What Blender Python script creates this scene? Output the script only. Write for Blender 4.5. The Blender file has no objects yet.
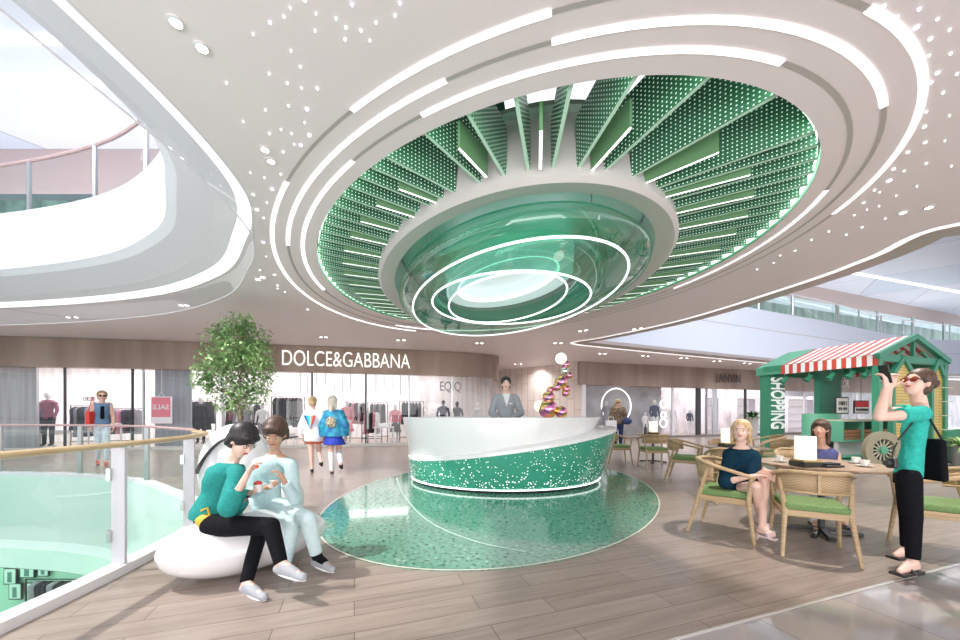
import bpy, bmesh, math, random
from mathutils import Vector, Matrix
from mathutils.geometry import tessellate_polygon
random.seed(7)
R = math.radians; PI = math.pi
SC = bpy.context.scene; COL = SC.collection
# ---------------------------------------------------------------- camera, world, light
F, EYE, HZ = 365.0, 1.29, 414.0
cam = bpy.data.objects.new('camera', bpy.data.cameras.new('camera')); COL.objects.link(cam)
cam.location = (0, 0, EYE); cam.rotation_euler = (R(90), 0, 0)
cam.data.sensor_width = 36; cam.data.lens = 36*F/960; cam.data.shift_y = (HZ-320)/960
cam.data.clip_start = .05; cam.data.clip_end = 300
SC.camera = cam
SC.view_settings.view_transform = 'Standard'; SC.view_settings.look = 'None'
SC.view_settings.gamma = 1; SC.view_settings.use_curve_mapping = False
SC.view_settings.exposure = 0.0
w = bpy.data.worlds.new('world'); SC.world = w; w.use_nodes = True
w.node_tree.nodes['Background'].inputs[0].default_value = (.93, .95, 1, 1)
w.node_tree.nodes['Background'].inputs[1].default_value = 1.5
def area(name, loc, rot, sx, sy, power, col=(1,1,1)):
    l = bpy.data.lights.new(name, 'AREA'); l.shape = 'RECTANGLE'; l.size = sx; l.size_y = sy; l.energy = power; l.color = col
    o = bpy.data.objects.new(name, l); COL.objects.link(o); o.location = loc; o.rotation_euler = rot; return o
def spot(name, loc, target, power, ang, blend=.3, col=(1,1,1), size=.05):
    l = bpy.data.lights.new(name, 'SPOT'); l.energy = power; l.spot_size = R(ang); l.spot_blend = blend; l.color = col; l.shadow_soft_size = size
    o = bpy.data.objects.new(name, l); COL.objects.link(o); o.location = loc
    o.rotation_euler = (Vector(target)-Vector(loc)).to_track_quat('-Z', 'Y').to_euler(); return o
area('atrium_fill_left', (-9, 3, 9.4), (0,0,0), 7.5, 7, 500, (.95,.97,1))  # unseen panel added over the left void as fill light
area('atrium_fill_right', (17, 9.5, 9.4), (0,0,0), 16, 4.8, 1300, (.95,.97,1))  # unseen panel added to light the right void and kiosk
area('upper_fill_left', (-9, 9.9, 6.5), (R(165),0,0), 16, 1.0, 200, (.97,.97,1))  # added uplight, hidden from below, brightens the upper left ceiling
area('upper_fill_right', (22, 22.0, 6.5), (R(170),0,R(20)), 26, 1.2, 330, (.97,.97,1))  # hidden uplight added for the upper right ceiling
area('upper_fill_center', (2, 2, 6.5), (R(180),0,0), 10, 8, 500, (.97,.97,1))  # hidden uplight added above the middle slab as ceiling fill
area('corridor_fill', (0, -4.6, 1.2), (R(100),0,0), 18, 2.4, 600, (1,.97,.95))  # fill light added behind the camera to lift the ceiling
area('shop_light_left', (-8, 17, 3.7), (0,0,R(14)), 14, 3, 620, (1,.97,.97))
area('shop_light_far_left', (-17.5, 14.6, 3.7), (0,0,R(8)), 8, 2.6, 420, (1,.97,.97))
area('shop_light_right', (15, 24.2, 3.7), (0,0,R(18)), 18, 2.4, 600, (1,.97,.97))
area('lower_floor_fill', (-9, 5, -1.0), (0,0,0), 10, 3, 80, (.85,1,.93))  # lamp added inside the void to give the lower level green light
area('lower_shop_fill', (-11, 9.0, -1.95), (0,0,0), 12, 1.4, 130, (.85,1,.92))  # unseen lamp added to brighten the lower wall and its pictures
for i_,(x_,y_) in enumerate(((-9,10.6),(-5,11.5),(-1,12.6),(3,12.4),(2.6,16.5),(6,14.6),(9.5,17.8),(3.0,19.5),(14,19.3),(8,6.2))):
    spot('ceiling_downlight_beam', (x_,y_,3.86), (x_,y_+.4,0), 290, 150, 1, (1,.96,.93), .2)
spot('skylight_sun', (-7.6, 2.0, 9.3), (-3.0, 5.4, 0), 4800, 45, .3, (1,.97,.93), .12)
spot('kiosk_wash', (5.6, 6.4, 3.84), (8.9, 10.6, 1.3), 700, 46, .5, (1,.96,.92), .15)  # spot added to brighten the shaded kiosk sign pillar
spot('table_downlight', (3.75, 3.9, 3.84), (3.75, 4.0, 0), 520, 62, .25, (1,.93,.86), .04)
# ---------------------------------------------------------------- helpers
def P(px, py, D): return Vector(((px-480)*D/F, D, EYE-(py-HZ)*D/F))
def G(px, py, z=0.0):
    D = F*(EYE-z)/(py-HZ); return Vector(((px-480)*D/F, D, z))
def mat(name, col, rough=.5, metal=0, emit=None, es=1, coat=0, spec=.5, alpha=None):
    m = bpy.data.materials.new(name); m.use_nodes = True; b = m.node_tree.nodes['Principled BSDF']
    b.inputs['Base Color'].default_value = (*col, 1); b.inputs['Roughness'].default_value = rough
    b.inputs['Metallic'].default_value = metal; b.inputs['Coat Weight'].default_value = coat
    b.inputs['Specular IOR Level'].default_value = spec
    if emit: b.inputs['Emission Color'].default_value = (*emit, 1); b.inputs['Emission Strength'].default_value = es
    return m
def nodes(m): return m.node_tree.nodes, m.node_tree.links, m.node_tree.nodes['Principled BSDF']
def noisy(m, c1, c2, scale=8, stretch=(1,1,1), bump=0, detail=3, lo=.35, hi=.65):
    n, l, b = nodes(m)
    tc = n.new('ShaderNodeTexCoord'); mp = n.new('ShaderNodeMapping'); mp.inputs['Scale'].default_value = stretch
    no = n.new('ShaderNodeTexNoise'); no.inputs['Scale'].default_value = scale; no.inputs['Detail'].default_value = detail
    r = n.new('ShaderNodeValToRGB'); r.color_ramp.elements[0].color = (*c1,1); r.color_ramp.elements[1].color = (*c2,1)
    r.color_ramp.elements[0].position = lo; r.color_ramp.elements[1].position = hi
    l.new(tc.outputs['Object'], mp.inputs[0]); l.new(mp.outputs[0], no.inputs['Vector']); l.new(no.outputs['Fac'], r.inputs[0]); l.new(r.outputs[0], b.inputs['Base Color'])
    if bump:
        bp = n.new('ShaderNodeBump'); bp.inputs['Strength'].default_value = bump; bp.inputs['Distance'].default_value = .01
        l.new(no.outputs['Fac'], bp.inputs['Height']); l.new(bp.outputs[0], b.inputs['Normal'])
    return m
def glass(name, col, refl=.06, rough=.0, edge=.35):
    m = bpy.data.materials.new(name); m.use_nodes = True; n = m.node_tree.nodes; l = m.node_tree.links
    n.remove(n['Principled BSDF']); out = n['Material Output']
    t = n.new('ShaderNodeBsdfTransparent'); t.inputs[0].default_value = (*col, 1)
    g = n.new('ShaderNodeBsdfGlossy'); g.inputs['Roughness'].default_value = rough; g.inputs[0].default_value = (1,1,1,1)
    lw = n.new('ShaderNodeLayerWeight'); lw.inputs[0].default_value = .25
    mr = n.new('ShaderNodeMapRange'); mr.inputs[3].default_value = refl; mr.inputs[4].default_value = edge
    mx = n.new('ShaderNodeMixShader'); l.new(lw.outputs['Facing'], mr.inputs[0]); l.new(mr.outputs[0], mx.inputs[0])
    l.new(t.outputs[0], mx.inputs[1]); l.new(g.outputs[0], mx.inputs[2]); l.new(mx.outputs[0], out.inputs[0]); return m
def link(name, me, m=None, parent=None):
    o = bpy.data.objects.new(name, me); COL.objects.link(o)
    if m: me.materials.append(m)
    if parent: o.parent = parent
    return o
def tag(o, label=None, cat=None, group=None, kind=None):
    if label: o['label'] = label
    if cat: o['category'] = cat
    if group: o['group'] = group
    if kind: o['kind'] = kind
    return o
def thing(name, label, cat, loc=(0,0,0), rz=0, group=None):
    o = bpy.data.objects.new(name, None); COL.objects.link(o); o.empty_display_size = .1
    o.location = loc; o.rotation_euler = (0,0,rz); return tag(o, label, cat, group)
def struct(o): o['kind'] = 'structure'; return o
class MB:
    def __init__(s): s.v = []; s.f = []; s.sm = []
    def add(s, vs, fs, smooth=False):
        b = len(s.v); s.v += [tuple(v) for v in vs]; s.f += [[b+i for i in f] for f in fs]; s.sm += [smooth]*len(fs); return s
    def box(s, c, d, rz=0, M=None):
        cx,cy,cz = c; hx,hy,hz = d[0]/2,d[1]/2,d[2]/2
        vs = [Vector((x*hx,y*hy,z*hz)) for x in (-1,1) for y in (-1,1) for z in (-1,1)]
        q = Matrix.Rotation(rz,3,'Z') if M is None else M
        vs = [q@v+Vector(c) for v in vs]
        return s.add(vs, [[0,1,3,2],[4,6,7,5],[0,4,5,1],[2,3,7,6],[0,2,6,4],[1,5,7,3]])
    def tube(s, pts, r, n=8, closed=False, flat=1.0, caps=True):
        pts = [Vector(p) for p in pts]; N = len(pts); rs = r if isinstance(r,(list,tuple)) else [r]*N
        vs = []; up = None
        for i,p in enumerate(pts):
            if closed: t = pts[(i+1)%N]-pts[i-1]
            else: t = pts[min(i+1,N-1)]-pts[max(i-1,0)]
            t.normalize()
            if up is None: up = Vector((0,0,1)) if abs(t.z)<.9 else Vector((0,1,0))
            a = t.cross(up)
            if a.length<1e-4: a = t.cross(Vector((1,0,0)))
            a.normalize(); b = a.cross(t).normalized(); 
            if abs(t.z)>=.9 or not (abs(up.z)>.99): up = b
            for k in range(n):
                an = 2*PI*k/n; vs.append(p+a*(rs[i]*math.cos(an))+b*(rs[i]*flat*math.sin(an)))
        fs = []
        for i in range(N if closed else N-1):
            j = (i+1)%N
            for k in range(n): fs.append([i*n+k, i*n+(k+1)%n, j*n+(k+1)%n, j*n+k])
        if not closed and caps: fs += [list(range(n))[::-1], [(N-1)*n+k for k in range(n)]]
        return s.add(vs, fs, True)
    def bar(s, p, q, w, h=None, up=(0,0,1)):
        p = Vector(p); q = Vector(q); h = h or w; t = (q-p).normalized(); u = Vector(up)
        if abs(t.dot(u))>.98: u = Vector((0,1,0))
        a = t.cross(u).normalized(); b = a.cross(t)
        vs = [e+a*(x*w/2)+b*(y*h/2) for e in (p,q) for x,y in ((-1,-1),(1,-1),(1,1),(-1,1))]
        return s.add(vs, [[3,2,1,0],[4,5,6,7],[0,1,5,4],[1,2,6,5],[2,3,7,6],[3,0,4,7]])
    def lathe(s, c, prof, n=24, M=None, sx=1, sy=1):
        ring_ = prof[0]==prof[-1]
        c = Vector(c); vs = []; N = len(prof)
        for r,z in prof:
            for k in range(n):
                v = Vector((r*sx*math.cos(2*PI*k/n), r*sy*math.sin(2*PI*k/n), z)); vs.append((M@v if M else v)+c)
        fs = [[i*n+k, i*n+(k+1)%n, (i+1)*n+(k+1)%n, (i+1)*n+k] for i in range(N-1) for k in range(n)]
        if prof[0][0]>1e-5 and not ring_: fs.append(list(range(n))[::-1])
        if prof[-1][0]>1e-5 and not ring_: fs.append([(N-1)*n+k for k in range(n)])
        return s.add(vs, fs, True)
    def ell(s, c, r, M=None, n=16, m=10):
        if not isinstance(r,(tuple,list,Vector)): r = (r,r,r)
        vs = []; c = Vector(c)
        for i in range(m+1):
            th = PI*i/m
            for k in range(n):
                v = Vector((r[0]*math.sin(th)*math.cos(2*PI*k/n), r[1]*math.sin(th)*math.sin(2*PI*k/n), -r[2]*math.cos(th)))
                vs.append((M@v if M else v)+c)
        fs = [[i*n+k, i*n+(k+1)%n, (i+1)*n+(k+1)%n, (i+1)*n+k] for i in range(m) for k in range(n)]
        return s.add(vs, fs, True)
    def poly(s, pts, flip=False):
        return s.add(pts, [list(range(len(pts)))[::-1] if flip else list(range(len(pts)))])
    def strip(s, A, B, closed=True, smooth=True):
        n = len(A); fs = [[i,(i+1)%n,n+(i+1)%n,n+i] for i in range(n if closed else n-1)]
        return s.add(list(A)+list(B), fs, smooth)
    def slab(s, A, z0, z1, closed=True):   # vertical ribbon on plan loop
        return s.strip([(x,y,z0) for x,y in A], [(x,y,z1) for x,y in A], closed)
    def holed(s, outer, holes, z):
        polys = [[Vector((x,y,0)) for x,y in p] for p in [outer]+holes]
        tri = tessellate_polygon(polys); vs = [(v.x,v.y,z) for p in polys for v in p]
        return s.add(vs, [list(t) for t in tri])
    def mesh(s, name='m'):
        me = bpy.data.meshes.new(name); me.from_pydata(s.v, [], s.f)
        bm = bmesh.new(); bm.from_mesh(me); bmesh.ops.remove_doubles(bm, verts=bm.verts, dist=1e-5); bmesh.ops.recalc_face_normals(bm, faces=bm.faces); bm.to_mesh(me); bm.free()
        if any(s.sm):
            for p in me.polygons: p.use_smooth = True
            try: me.set_sharp_from_angle(angle=R(38))
            except Exception: pass
        return me
    def build(s, name, m, parent=None, bevel=0, seg=2, solid=0):
        o = link(name, s.mesh(name), m, parent)
        if solid:
            md = o.modifiers.new('solid','SOLIDIFY'); md.thickness = solid; md.offset = 0
        if bevel:
            b = o.modifiers.new('bevel','BEVEL'); b.width = bevel; b.segments = seg; b.limit_method = 'ANGLE'; b.angle_limit = R(35)
        return o
def catmull(pts, closed=True, k=6):
    pts = [Vector(p) for p in pts]; N = len(pts); out = []
    rng = range(N) if closed else range(N-1)
    for i in rng:
        if closed: p0,p1,p2,p3 = pts[i-1],pts[i],pts[(i+1)%N],pts[(i+2)%N]
        else: p0,p1,p2,p3 = pts[max(i-1,0)],pts[i],pts[i+1],pts[min(i+2,N-1)]
        for j in range(k):
            t = j/k; out.append(.5*((2*p1)+(p2-p0)*t+(2*p0-5*p1+4*p2-p3)*t*t+(3*p1-p0-3*p2+p3)*t**3))
    if not closed: out.append(pts[-1])
    return [tuple(p) for p in out]
def inset(loop, d, closed=True):
    A = sum(loop[i-1][0]*loop[i][1]-loop[i][0]*loop[i-1][1] for i in range(len(loop))); sg = 1 if A>0 else -1
    out = []; N = len(loop)
    for i in range(N):
        a = loop[i-1] if (closed or i>0) else loop[0]; b = loop[(i+1)%N] if (closed or i<N-1) else loop[-1]
        t = Vector((b[0]-a[0], b[1]-a[1])).normalized(); out.append((loop[i][0]-sg*d*t.y, loop[i][1]+sg*d*t.x))
    return out
def ellipse(c, a, b, ang, n=96, t0=0, t1=2*PI, closed=True):
    ca, sa = math.cos(R(ang)), math.sin(R(ang)); out = []
    for i in range(n if closed else n+1):
        t = t0+(t1-t0)*i/n; x = a*math.cos(t); y = b*math.sin(t)
        out.append((c[0]+x*ca-y*sa, c[1]+x*sa+y*ca))
    return out
def text(name, body, size, m, parent=None, depth=.02, font_shear=0, align='CENTER', sx=1, bold=0):
    c = bpy.data.curves.new(name, 'FONT'); c.body = body; c.size = size; c.extrude = depth; c.align_x = align; c.align_y = 'CENTER'
    c.offset = bold; c.shear = font_shear
    o = bpy.data.objects.new(name+'_tmp', c); COL.objects.link(o)
    dg = bpy.context.evaluated_depsgraph_get(); me = bpy.data.meshes.new_from_object(o.evaluated_get(dg))
    bpy.data.objects.remove(o)
    if sx != 1:
        for v in me.vertices: v.co.x *= sx
    me.materials.clear(); return link(name, me, m, parent)
def copy_tree(o, parent=None):
    c = o.copy(); COL.objects.link(c)
    if parent: c.parent = parent
    for ch in list(o.children): copy_tree(ch, c)
    return c
# ---------------------------------------------------------------- materials
M = {}
M['ceil'] = mat('ceiling_paint', (.90,.82,.83), .45)
M['white'] = mat('white_gloss', (.88,.88,.89), .18, coat=.4)
M['whitem'] = mat('white_matt', (.87,.84,.90), .5)
M['lit'] = mat('light_strip', (1,1,1), .5, emit=(1,.99,.99), es=1.6)
M['lip'] = mat('brown_lip', (.48,.42,.38), .4)
M['groove'] = mat('groove_grey', (.5,.47,.44), .5)
M['bronze'] = noisy(mat('bronze_fascia', (.34,.25,.20), .35, metal=.3), (.28,.20,.16), (.40,.30,.245), 1.2, (1,1,.1))
M['glass'] = glass('clear_glass', (.96,.985,.98), .04, edge=.25)
M['shopglass'] = glass('shop_glass', (.96,.97,.97), .03, edge=.15)
M['steel'] = mat('brushed_steel', (.62,.63,.64), .3, metal=.9)
M['dark'] = mat('dark_metal', (.04,.04,.045), .35)
M['mint'] = noisy(mat('mint_gloss', (.6,.85,.73), .15), (.56,.74,.66), (.66,.80,.74), .3)
M['mintd'] = mat('mint_deep', (.40,.72,.56), .4)
M['green'] = mat('kiosk_green', (.045,.27,.155), .4)
M['woodl'] = noisy(mat('light_wood', (.50,.36,.21), .4), (.42,.29,.16), (.54,.39,.23), 5, (1,1,14), bump=.1)
M['rail'] = noisy(mat('rail_wood', (.50,.36,.20), .35), (.42,.29,.15), (.55,.41,.24), 3, (6,1,6))
M['cushion'] = noisy(mat('green_cushion', (.16,.26,.09), .8), (.13,.23,.08), (.20,.31,.12), 60)
# ---------------------------------------------------------------- plan curves
CEIL = 3.9
left_hole = catmull([(-2.7,-1.5),(-2.64,.6),(-2.62,2.2),(-2.6,3.1),(-2.7,4.0),(-2.92,4.65),(-3.45,5.4),(-4.87,6.85),(-7.5,8.15),(-11.9,8.98),(-18,9.2),(-25,9.1),(-27,3),(-25,-3.2),(-10,-3.4),(-3.6,-3.0)])
void = catmull([(-2.92,1.0),(-2.94,2.2),(-3.03,3.12),(-3.22,3.95),(-3.55,4.6),(-4.1,5.15),(-4.95,5.8),(-6.95,7.05),(-10.2,7.7),(-18,8.1),(-26,8.0),(-27,3),(-26,-2.5),(-9,-3),(-3.3,-1.2)])
right_hole = catmull([(13,3.6),(9.5,4.2),(6.6,4.95),(6.42,6.0),(6.3,7.4),(5.75,9.6),(4.5,11.9),(3.65,12.9),(3.35,13.35),(3.7,13.75),(5.0,14.5),(10.1,16.8),(17.4,19.9),(30,24),(34,16),(30,6)])
# a straighter near edge for the right opening
right_hole = catmull([(30,1.5),(14,3.35),(9.5,4.25),(6.55,4.96),(6.45,6.1),(6.34,7.27),(5.6,10.0),(4.2,12.3),(3.5,13.0),(3.3,13.4),(3.62,13.8),(4.9,14.45),(10.1,16.8),(17.4,19.9),(32,25.5),(40,20),(42,6)])
RO = dict(c=(.445,6.978), a=5.118, b=3.834, ang=-56.7)
OP = dict(c=(.581,6.778), a=4.246, b=3.261, ang=-56.3)
def ring(k, n=128, **kw):   # k 0 = opening, 1 = outer ring
    return ellipse([OP['c'][i]*(1-k)+RO['c'][i]*k for i in (0,1)], OP['a']*(1-k)+RO['a']*k, OP['b']*(1-k)+RO['b']*k, OP['ang']*(1-k)+RO['ang']*k, n, **kw)
opening = ring(0)
# ---------------------------------------------------------------- floor
fm = mat('plank_floor', (.4,.33,.29), .28); n_, l_, b_ = nodes(fm)
tc = n_.new('ShaderNodeTexCoord'); mp = n_.new('ShaderNodeMapping'); mp.inputs['Rotation'].default_value = (0,0,R(-19))
br = n_.new('ShaderNodeTexBrick'); br.inputs['Scale'].default_value = 1; br.inputs['Brick Width'].default_value = 1.25; br.inputs['Row Height'].default_value = .19
br.inputs['Mortar Size'].default_value = .0035; br.inputs['Mortar Smooth'].default_value = .1; br.offset = .37; br.inputs['Bias'].default_value = 0
br.inputs['Color1'].default_value = (.36,.29,.25,1); br.inputs['Color2'].default_value = (.30,.24,.205,1); br.inputs['Mortar'].default_value = (.16,.12,.10,1)
mp2 = n_.new('ShaderNodeMapping'); mp2.inputs['Scale'].default_value = (.5,7,1)
no = n_.new('ShaderNodeTexNoise'); no.inputs['Scale'].default_value = 2.2; no.inputs['Detail'].default_value = 6; no.inputs['Roughness'].default_value = .62; no.inputs['Distortion'].default_value = .6
mx = n_.new('ShaderNodeMix'); mx.data_type = 'RGBA'; mx.blend_type = 'OVERLAY'; mx.inputs[0].default_value = .55
l_.new(tc.outputs['Object'], mp.inputs[0]); l_.new(mp.outputs[0], br.inputs['Vector']); l_.new(mp.outputs[0], mp2.inputs[0]); l_.new(mp2.outputs[0], no.inputs['Vector'])
l_.new(br.outputs['Color'], mx.inputs[6]); l_.new(no.outputs['Fac'], mx.inputs[7]); l_.new(mx.outputs[2], b_.inputs['Base Color'])
M['floor'] = fm
OUT = [(-30,-5),(45,-5),(45,27),(-30,27)]
disc = ellipse((.476,6.59), 3.72, 2.47, -109.7, 96)
struct(MB().holed(OUT, [void], 0).build('floor', M['floor']))
tz = mat('green_terrazzo', (.12,.33,.24), .12, coat=.3); n_, l_, b_ = nodes(tz)
tc = n_.new('ShaderNodeTexCoord'); vo = n_.new('ShaderNodeTexVoronoi'); vo.inputs['Scale'].default_value = 26
no = n_.new('ShaderNodeTexNoise'); no.inputs['Scale'].default_value = 24; no.inputs['Detail'].default_value = 3
r1 = n_.new('ShaderNodeValToRGB'); e = r1.color_ramp.elements; e[0].position = .36; e[0].color = (.02,.13,.085,1); e[1].position = .44; e[1].color = (.13,.34,.24,1)
r1.color_ramp.elements.new(.62).color = (.13,.35,.25,1); r1.color_ramp.elements.new(.68).color = (.28,.52,.41,1)
l_.new(tc.outputs['Object'], no.inputs['Vector']); l_.new(no.outputs['Fac'], r1.inputs[0]); l_.new(r1.outputs[0], b_.inputs['Base Color'])
M['terrazzo'] = tz
d = MB(); d.poly([(x,y,.006) for x,y in disc]); d.slab(disc, 0, .006)
struct(d.build('floor_1', tz))
struct(MB().strip([(x,y,.008) for x,y in disc], [(x,y,.008) for x,y in inset(disc,.02)]).build('trim_1', mat('disc_edge', (.75,.7,.62), .3)))
arc = catmull([G(396,478)[:2],G(402,494)[:2],G(425,520)[:2],G(470,541)[:2],G(525,553)[:2]], False, 10)
struct(MB().strip([(x,y,.0085) for x,y in arc],[(x+.02,y+.02,.0085) for x,y in arc], False).build('trim_2', mat('inlay_pale',(.55,.75,.66),.3)))
# glossy stone strip in the near right corner beyond a pale metal line
gs = mat('grey_polished_stone', (.42,.39,.39), .08, coat=.3); n_, l_, b_ = nodes(gs)
tc = n_.new('ShaderNodeTexCoord'); mp = n_.new('ShaderNodeMapping'); mp.inputs['Rotation'].default_value = (0,0,R(-19))
br = n_.new('ShaderNodeTexBrick'); br.inputs['Scale'].default_value = 1; br.inputs['Brick Width'].default_value = .8; br.inputs['Row Height'].default_value = .8; br.offset = .5
br.inputs['Mortar Size'].default_value = .003; br.inputs['Color1'].default_value = (.40,.37,.37,1); br.inputs['Color2'].default_value = (.44,.38,.30,1); br.inputs['Mortar'].default_value = (.2,.18,.17,1); br.inputs['Bias'].default_value = -.35
l_.new(tc.outputs['Object'], mp.inputs[0]); l_.new(mp.outputs[0], br.inputs['Vector']); l_.new(br.outputs['Color'], b_.inputs['Base Color'])
a = G(672,641); b = G(960,564); u = (b-a).normalized(); a2 = a-u*8; b2 = b+u*6; nrm = Vector((u.y,-u.x,0))
struct(MB().add([a2+Vector((0,0,.005)), b2+Vector((0,0,.005)), b2+nrm*5+Vector((0,0,.005)), a2+nrm*5+Vector((0,0,.005))],[[0,1,2,3]]).build('floor_2', gs))
struct(MB().bar(a2+Vector((0,0,.004)), b2+Vector((0,0,.004)), .02, .008).build('trim_3', mat('pale_metal_line',(.85,.83,.8),.2,metal=.5)))
# ---------------------------------------------------------------- ceiling
struct(MB().holed(OUT, [left_hole, right_hole, opening], CEIL).build('ceiling', M['ceil']))
tn = [4]
def trim(mb, m, **k): 
    o = struct(mb.build('trim_%d'%tn[0], m, **k)); tn[0] += 1; return o
def lvl(loop, z): return [(x,y,z) for x,y in loop]
for hole, lipm in ((left_hole, mat('lip_grey',(.70,.66,.70),.35)), (right_hole, M['lip'])):
    L = hole is left_hole
    w1, w2, w3 = (.16,.42,.8) if L else (.15,.36,.58)
    r1,r2,r3,PT = (.08,.12,.40,5.6) if L else (.005,.01,.02,6.3)
    h1, h2, h3 = inset(hole,w1), inset(hole,w2), inset(hole,w3)
    trim(MB().strip(lvl(hole,CEIL), lvl(h1,CEIL+r1)), mat('cove_light',(1,1,1),.5,emit=(1,.985,1),es=.85))
    trim(MB().strip(lvl(h1,CEIL+r1), lvl(h2,CEIL+r2)), lipm if not L else M['whitem'])
    trim(MB().strip(lvl(h2,CEIL+r2), lvl(h3,CEIL+r3)), lipm)
    trim(MB().strip(lvl(h3,CEIL+r3), lvl(inset(hole,w3+.12),CEIL+r3+.1)), M['whitem'])
    base = inset(hole, w3+.12)
    trim(MB().strip(lvl(base,CEIL+r3+.1), lvl(base,PT)), M['white'] if L else mat('parapet_pale_blue',(.72,.76,.88),.4))
    trim(MB().strip(lvl(base,PT), lvl(inset(base,-.15),PT)), M['whitem'])
    if not L: trim(MB().strip(lvl(inset(base,.004),5.35), lvl(inset(base,.004),5.38)), M['groove'])
    # upper balustrade
    gl = inset(base,-.08)
    sub = [p for p in gl if p[1]>5.5 or L]
    g = thing('balustrade', 'glass balustrade with pink handrail on the upper floor at the left' if L else 'glass balustrade with steel posts on the upper floor at the right', 'balustrade', (*gl[0],PT))
    off = Vector((gl[0][0],gl[0][1],PT))
    def loc(pts): return [tuple(Vector(p)-off) for p in pts]
    MB().strip(loc(lvl(gl,PT)), loc(lvl(gl,PT+1.05))).build('glass_panel', glass('upper_glass_%d'%L, (.93,.96,.95), .03, edge=.12), g)
    MB().tube(loc(lvl(gl,PT+1.1)), .035, 6, True).build('handrail', mat('pink_rail_%d'%L,(.62,.42,.43) if L else (.7,.68,.7),.3), g)
    acc = 0; last = None
    for i,p in enumerate(gl):
        q = gl[i-1]; acc += math.hypot(p[0]-q[0],p[1]-q[1])
        if acc > (1.7 if L else 2.6):
            acc = 0
            if (L and -13<p[0]<-2 and p[1]>4) or (not L and p[0]<42 and p[1]>12):
                MB().box(Vector((p[0],p[1],PT+.55))-off, (.06,.05,1.1)).build('post', M['steel'], g)
struct(MB().holed(OUT, [left_hole, right_hole, [(0,4),(3,4),(3,5.5),(0,5.5)]], 6.0).build('floor_3', M['ceil']))
# smoke curtain of glass hanging from the left opening
sc_ = inset(left_hole, -.03)
trim(MB().strip(lvl(sc_,CEIL), lvl(sc_,CEIL-.42)), glass('smoke_glass',(.93,.93,.96),.05,edge=.22))
trim(MB().tube(lvl(sc_,CEIL-.42), .008, 5, True), M['whitem'])
# upper ceiling with seams, upper shop fronts
UC = 9.5
um = mat('upper_ceiling_panels', (.80,.83,.92), .4); n_, l_, b_ = nodes(um)
tc = n_.new('ShaderNodeTexCoord'); mp = n_.new('ShaderNodeMapping'); mp.inputs['Rotation'].default_value = (0,0,R(35))
br = n_.new('ShaderNodeTexBrick'); br.inputs['Scale'].default_value = 1; br.inputs['Brick Width'].default_value = 7; br.inputs['Row Height'].default_value = 4.5; br.offset = .5
br.inputs['Mortar Size'].default_value = .02; br.inputs['Color1'].default_value = (.82,.84,.92,1); br.inputs['Color2'].default_value = (.66,.74,.86,1); br.inputs['Mortar'].default_value = (.35,.36,.42,1)
l_.new(tc.outputs['Object'], mp.inputs[0]); l_.new(mp.outputs[0], br.inputs['Vector']); l_.new(br.outputs['Color'], b_.inputs['Base Color'])
sky_l = [(-14,5.2),(-6,5.2),(-6,6.6),(-14,6.6)]
struct(MB().holed([(-30,-5),(60,-5),(60,42),(-30,42)], [[(-13,-1),(-5,-1),(-5,6.4),(-13,6.4)], [(9,7),(25.5,7),(25.5,12),(9,12)]], UC).build('ceiling_1', um))
for i,(p,q) in enumerate((((12.5,14.3),(40,20.8)), ((10,17.5),(40,27)), ((-16,9.0),(-6.4,9.0)),((-13,8.0),(-8,8.0)))):
    MBx = MB().box(((p[0]+q[0])/2,(p[1]+q[1])/2,UC-.03), (math.hypot(q[0]-p[0],q[1]-p[1]),.16,.04), math.atan2(q[1]-p[1],q[0]-p[0]))
    tag(MBx.build('linear_ceiling_light', M['lit']), ['long light line on the upper right ceiling, nearer one','long light line on the upper right ceiling, farther one','longer light line on the upper left ceiling','shorter light line on the upper left ceiling'][i], 'light', 'linear lights on the upper ceilings')
def facade(name, pts, zf, z0, z1, col, glasscol):
    A = pts
    struct(MB().slab(A, zf, z1, False).build(name+'_fascia'.replace('_fascia',''), col))
up_l = [(-30,11.3),(-7.0,11.3),(-3.5,11.9),(4,13)]
struct(MB().slab(up_l, 8.1, UC, False).build('wall_upper_left', mat('rose_fascia',(.50,.39,.39),.4)))
up_r = [(10,19.3),(18.4,22.3),(60,38)]
struct(MB().slab(up_r, 8.55, UC, False).build('wall_upper_right', mat('taupe_fascia',(.50,.40,.36),.4)))
shopg = mat('upper_shop_interior', (.34,.52,.44), .3, emit=(.35,.6,.5), es=.25)
shopn = noisy(mat('upper_shop_back', (.3,.5,.45), .5), (.10,.20,.17), (.62,.82,.72), 1.6, (1,1,.5), detail=5)
struct(MB().slab([(x,y+1.2) for x,y in up_l], 6.0, 8.6, False).build('wall_upper_back_left', shopn))
struct(MB().slab([(x-.6,y+1.6) for x,y in up_r], 6.0, 8.8, False).build('wall_upper_back_right', noisy(mat('upper_shop_back_r',(.5,.6,.55),.5),(.25,.33,.30),(.75,.85,.78),1.2,(1,1,.4),detail=5)))
struct(MB().slab(up_l, 6.0, 8.1, False).build('window_1', glass('upper_win_l',(.75,.92,.86),.1)))
struct(MB().slab(up_r, 6.0, 8.55, False).build('window_2', glass('upper_win_r',(.8,.92,.88),.1)))
for i in range(7):
    t = i/6; x = 15+t*26; y = 19.3+(x-10)*.362
    struct(MB().box((x,y-.1,7.3),(.12,.12,2.5)).build('trim_%d'%tn[0], M['steel'])); tn[0]+=1
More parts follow.
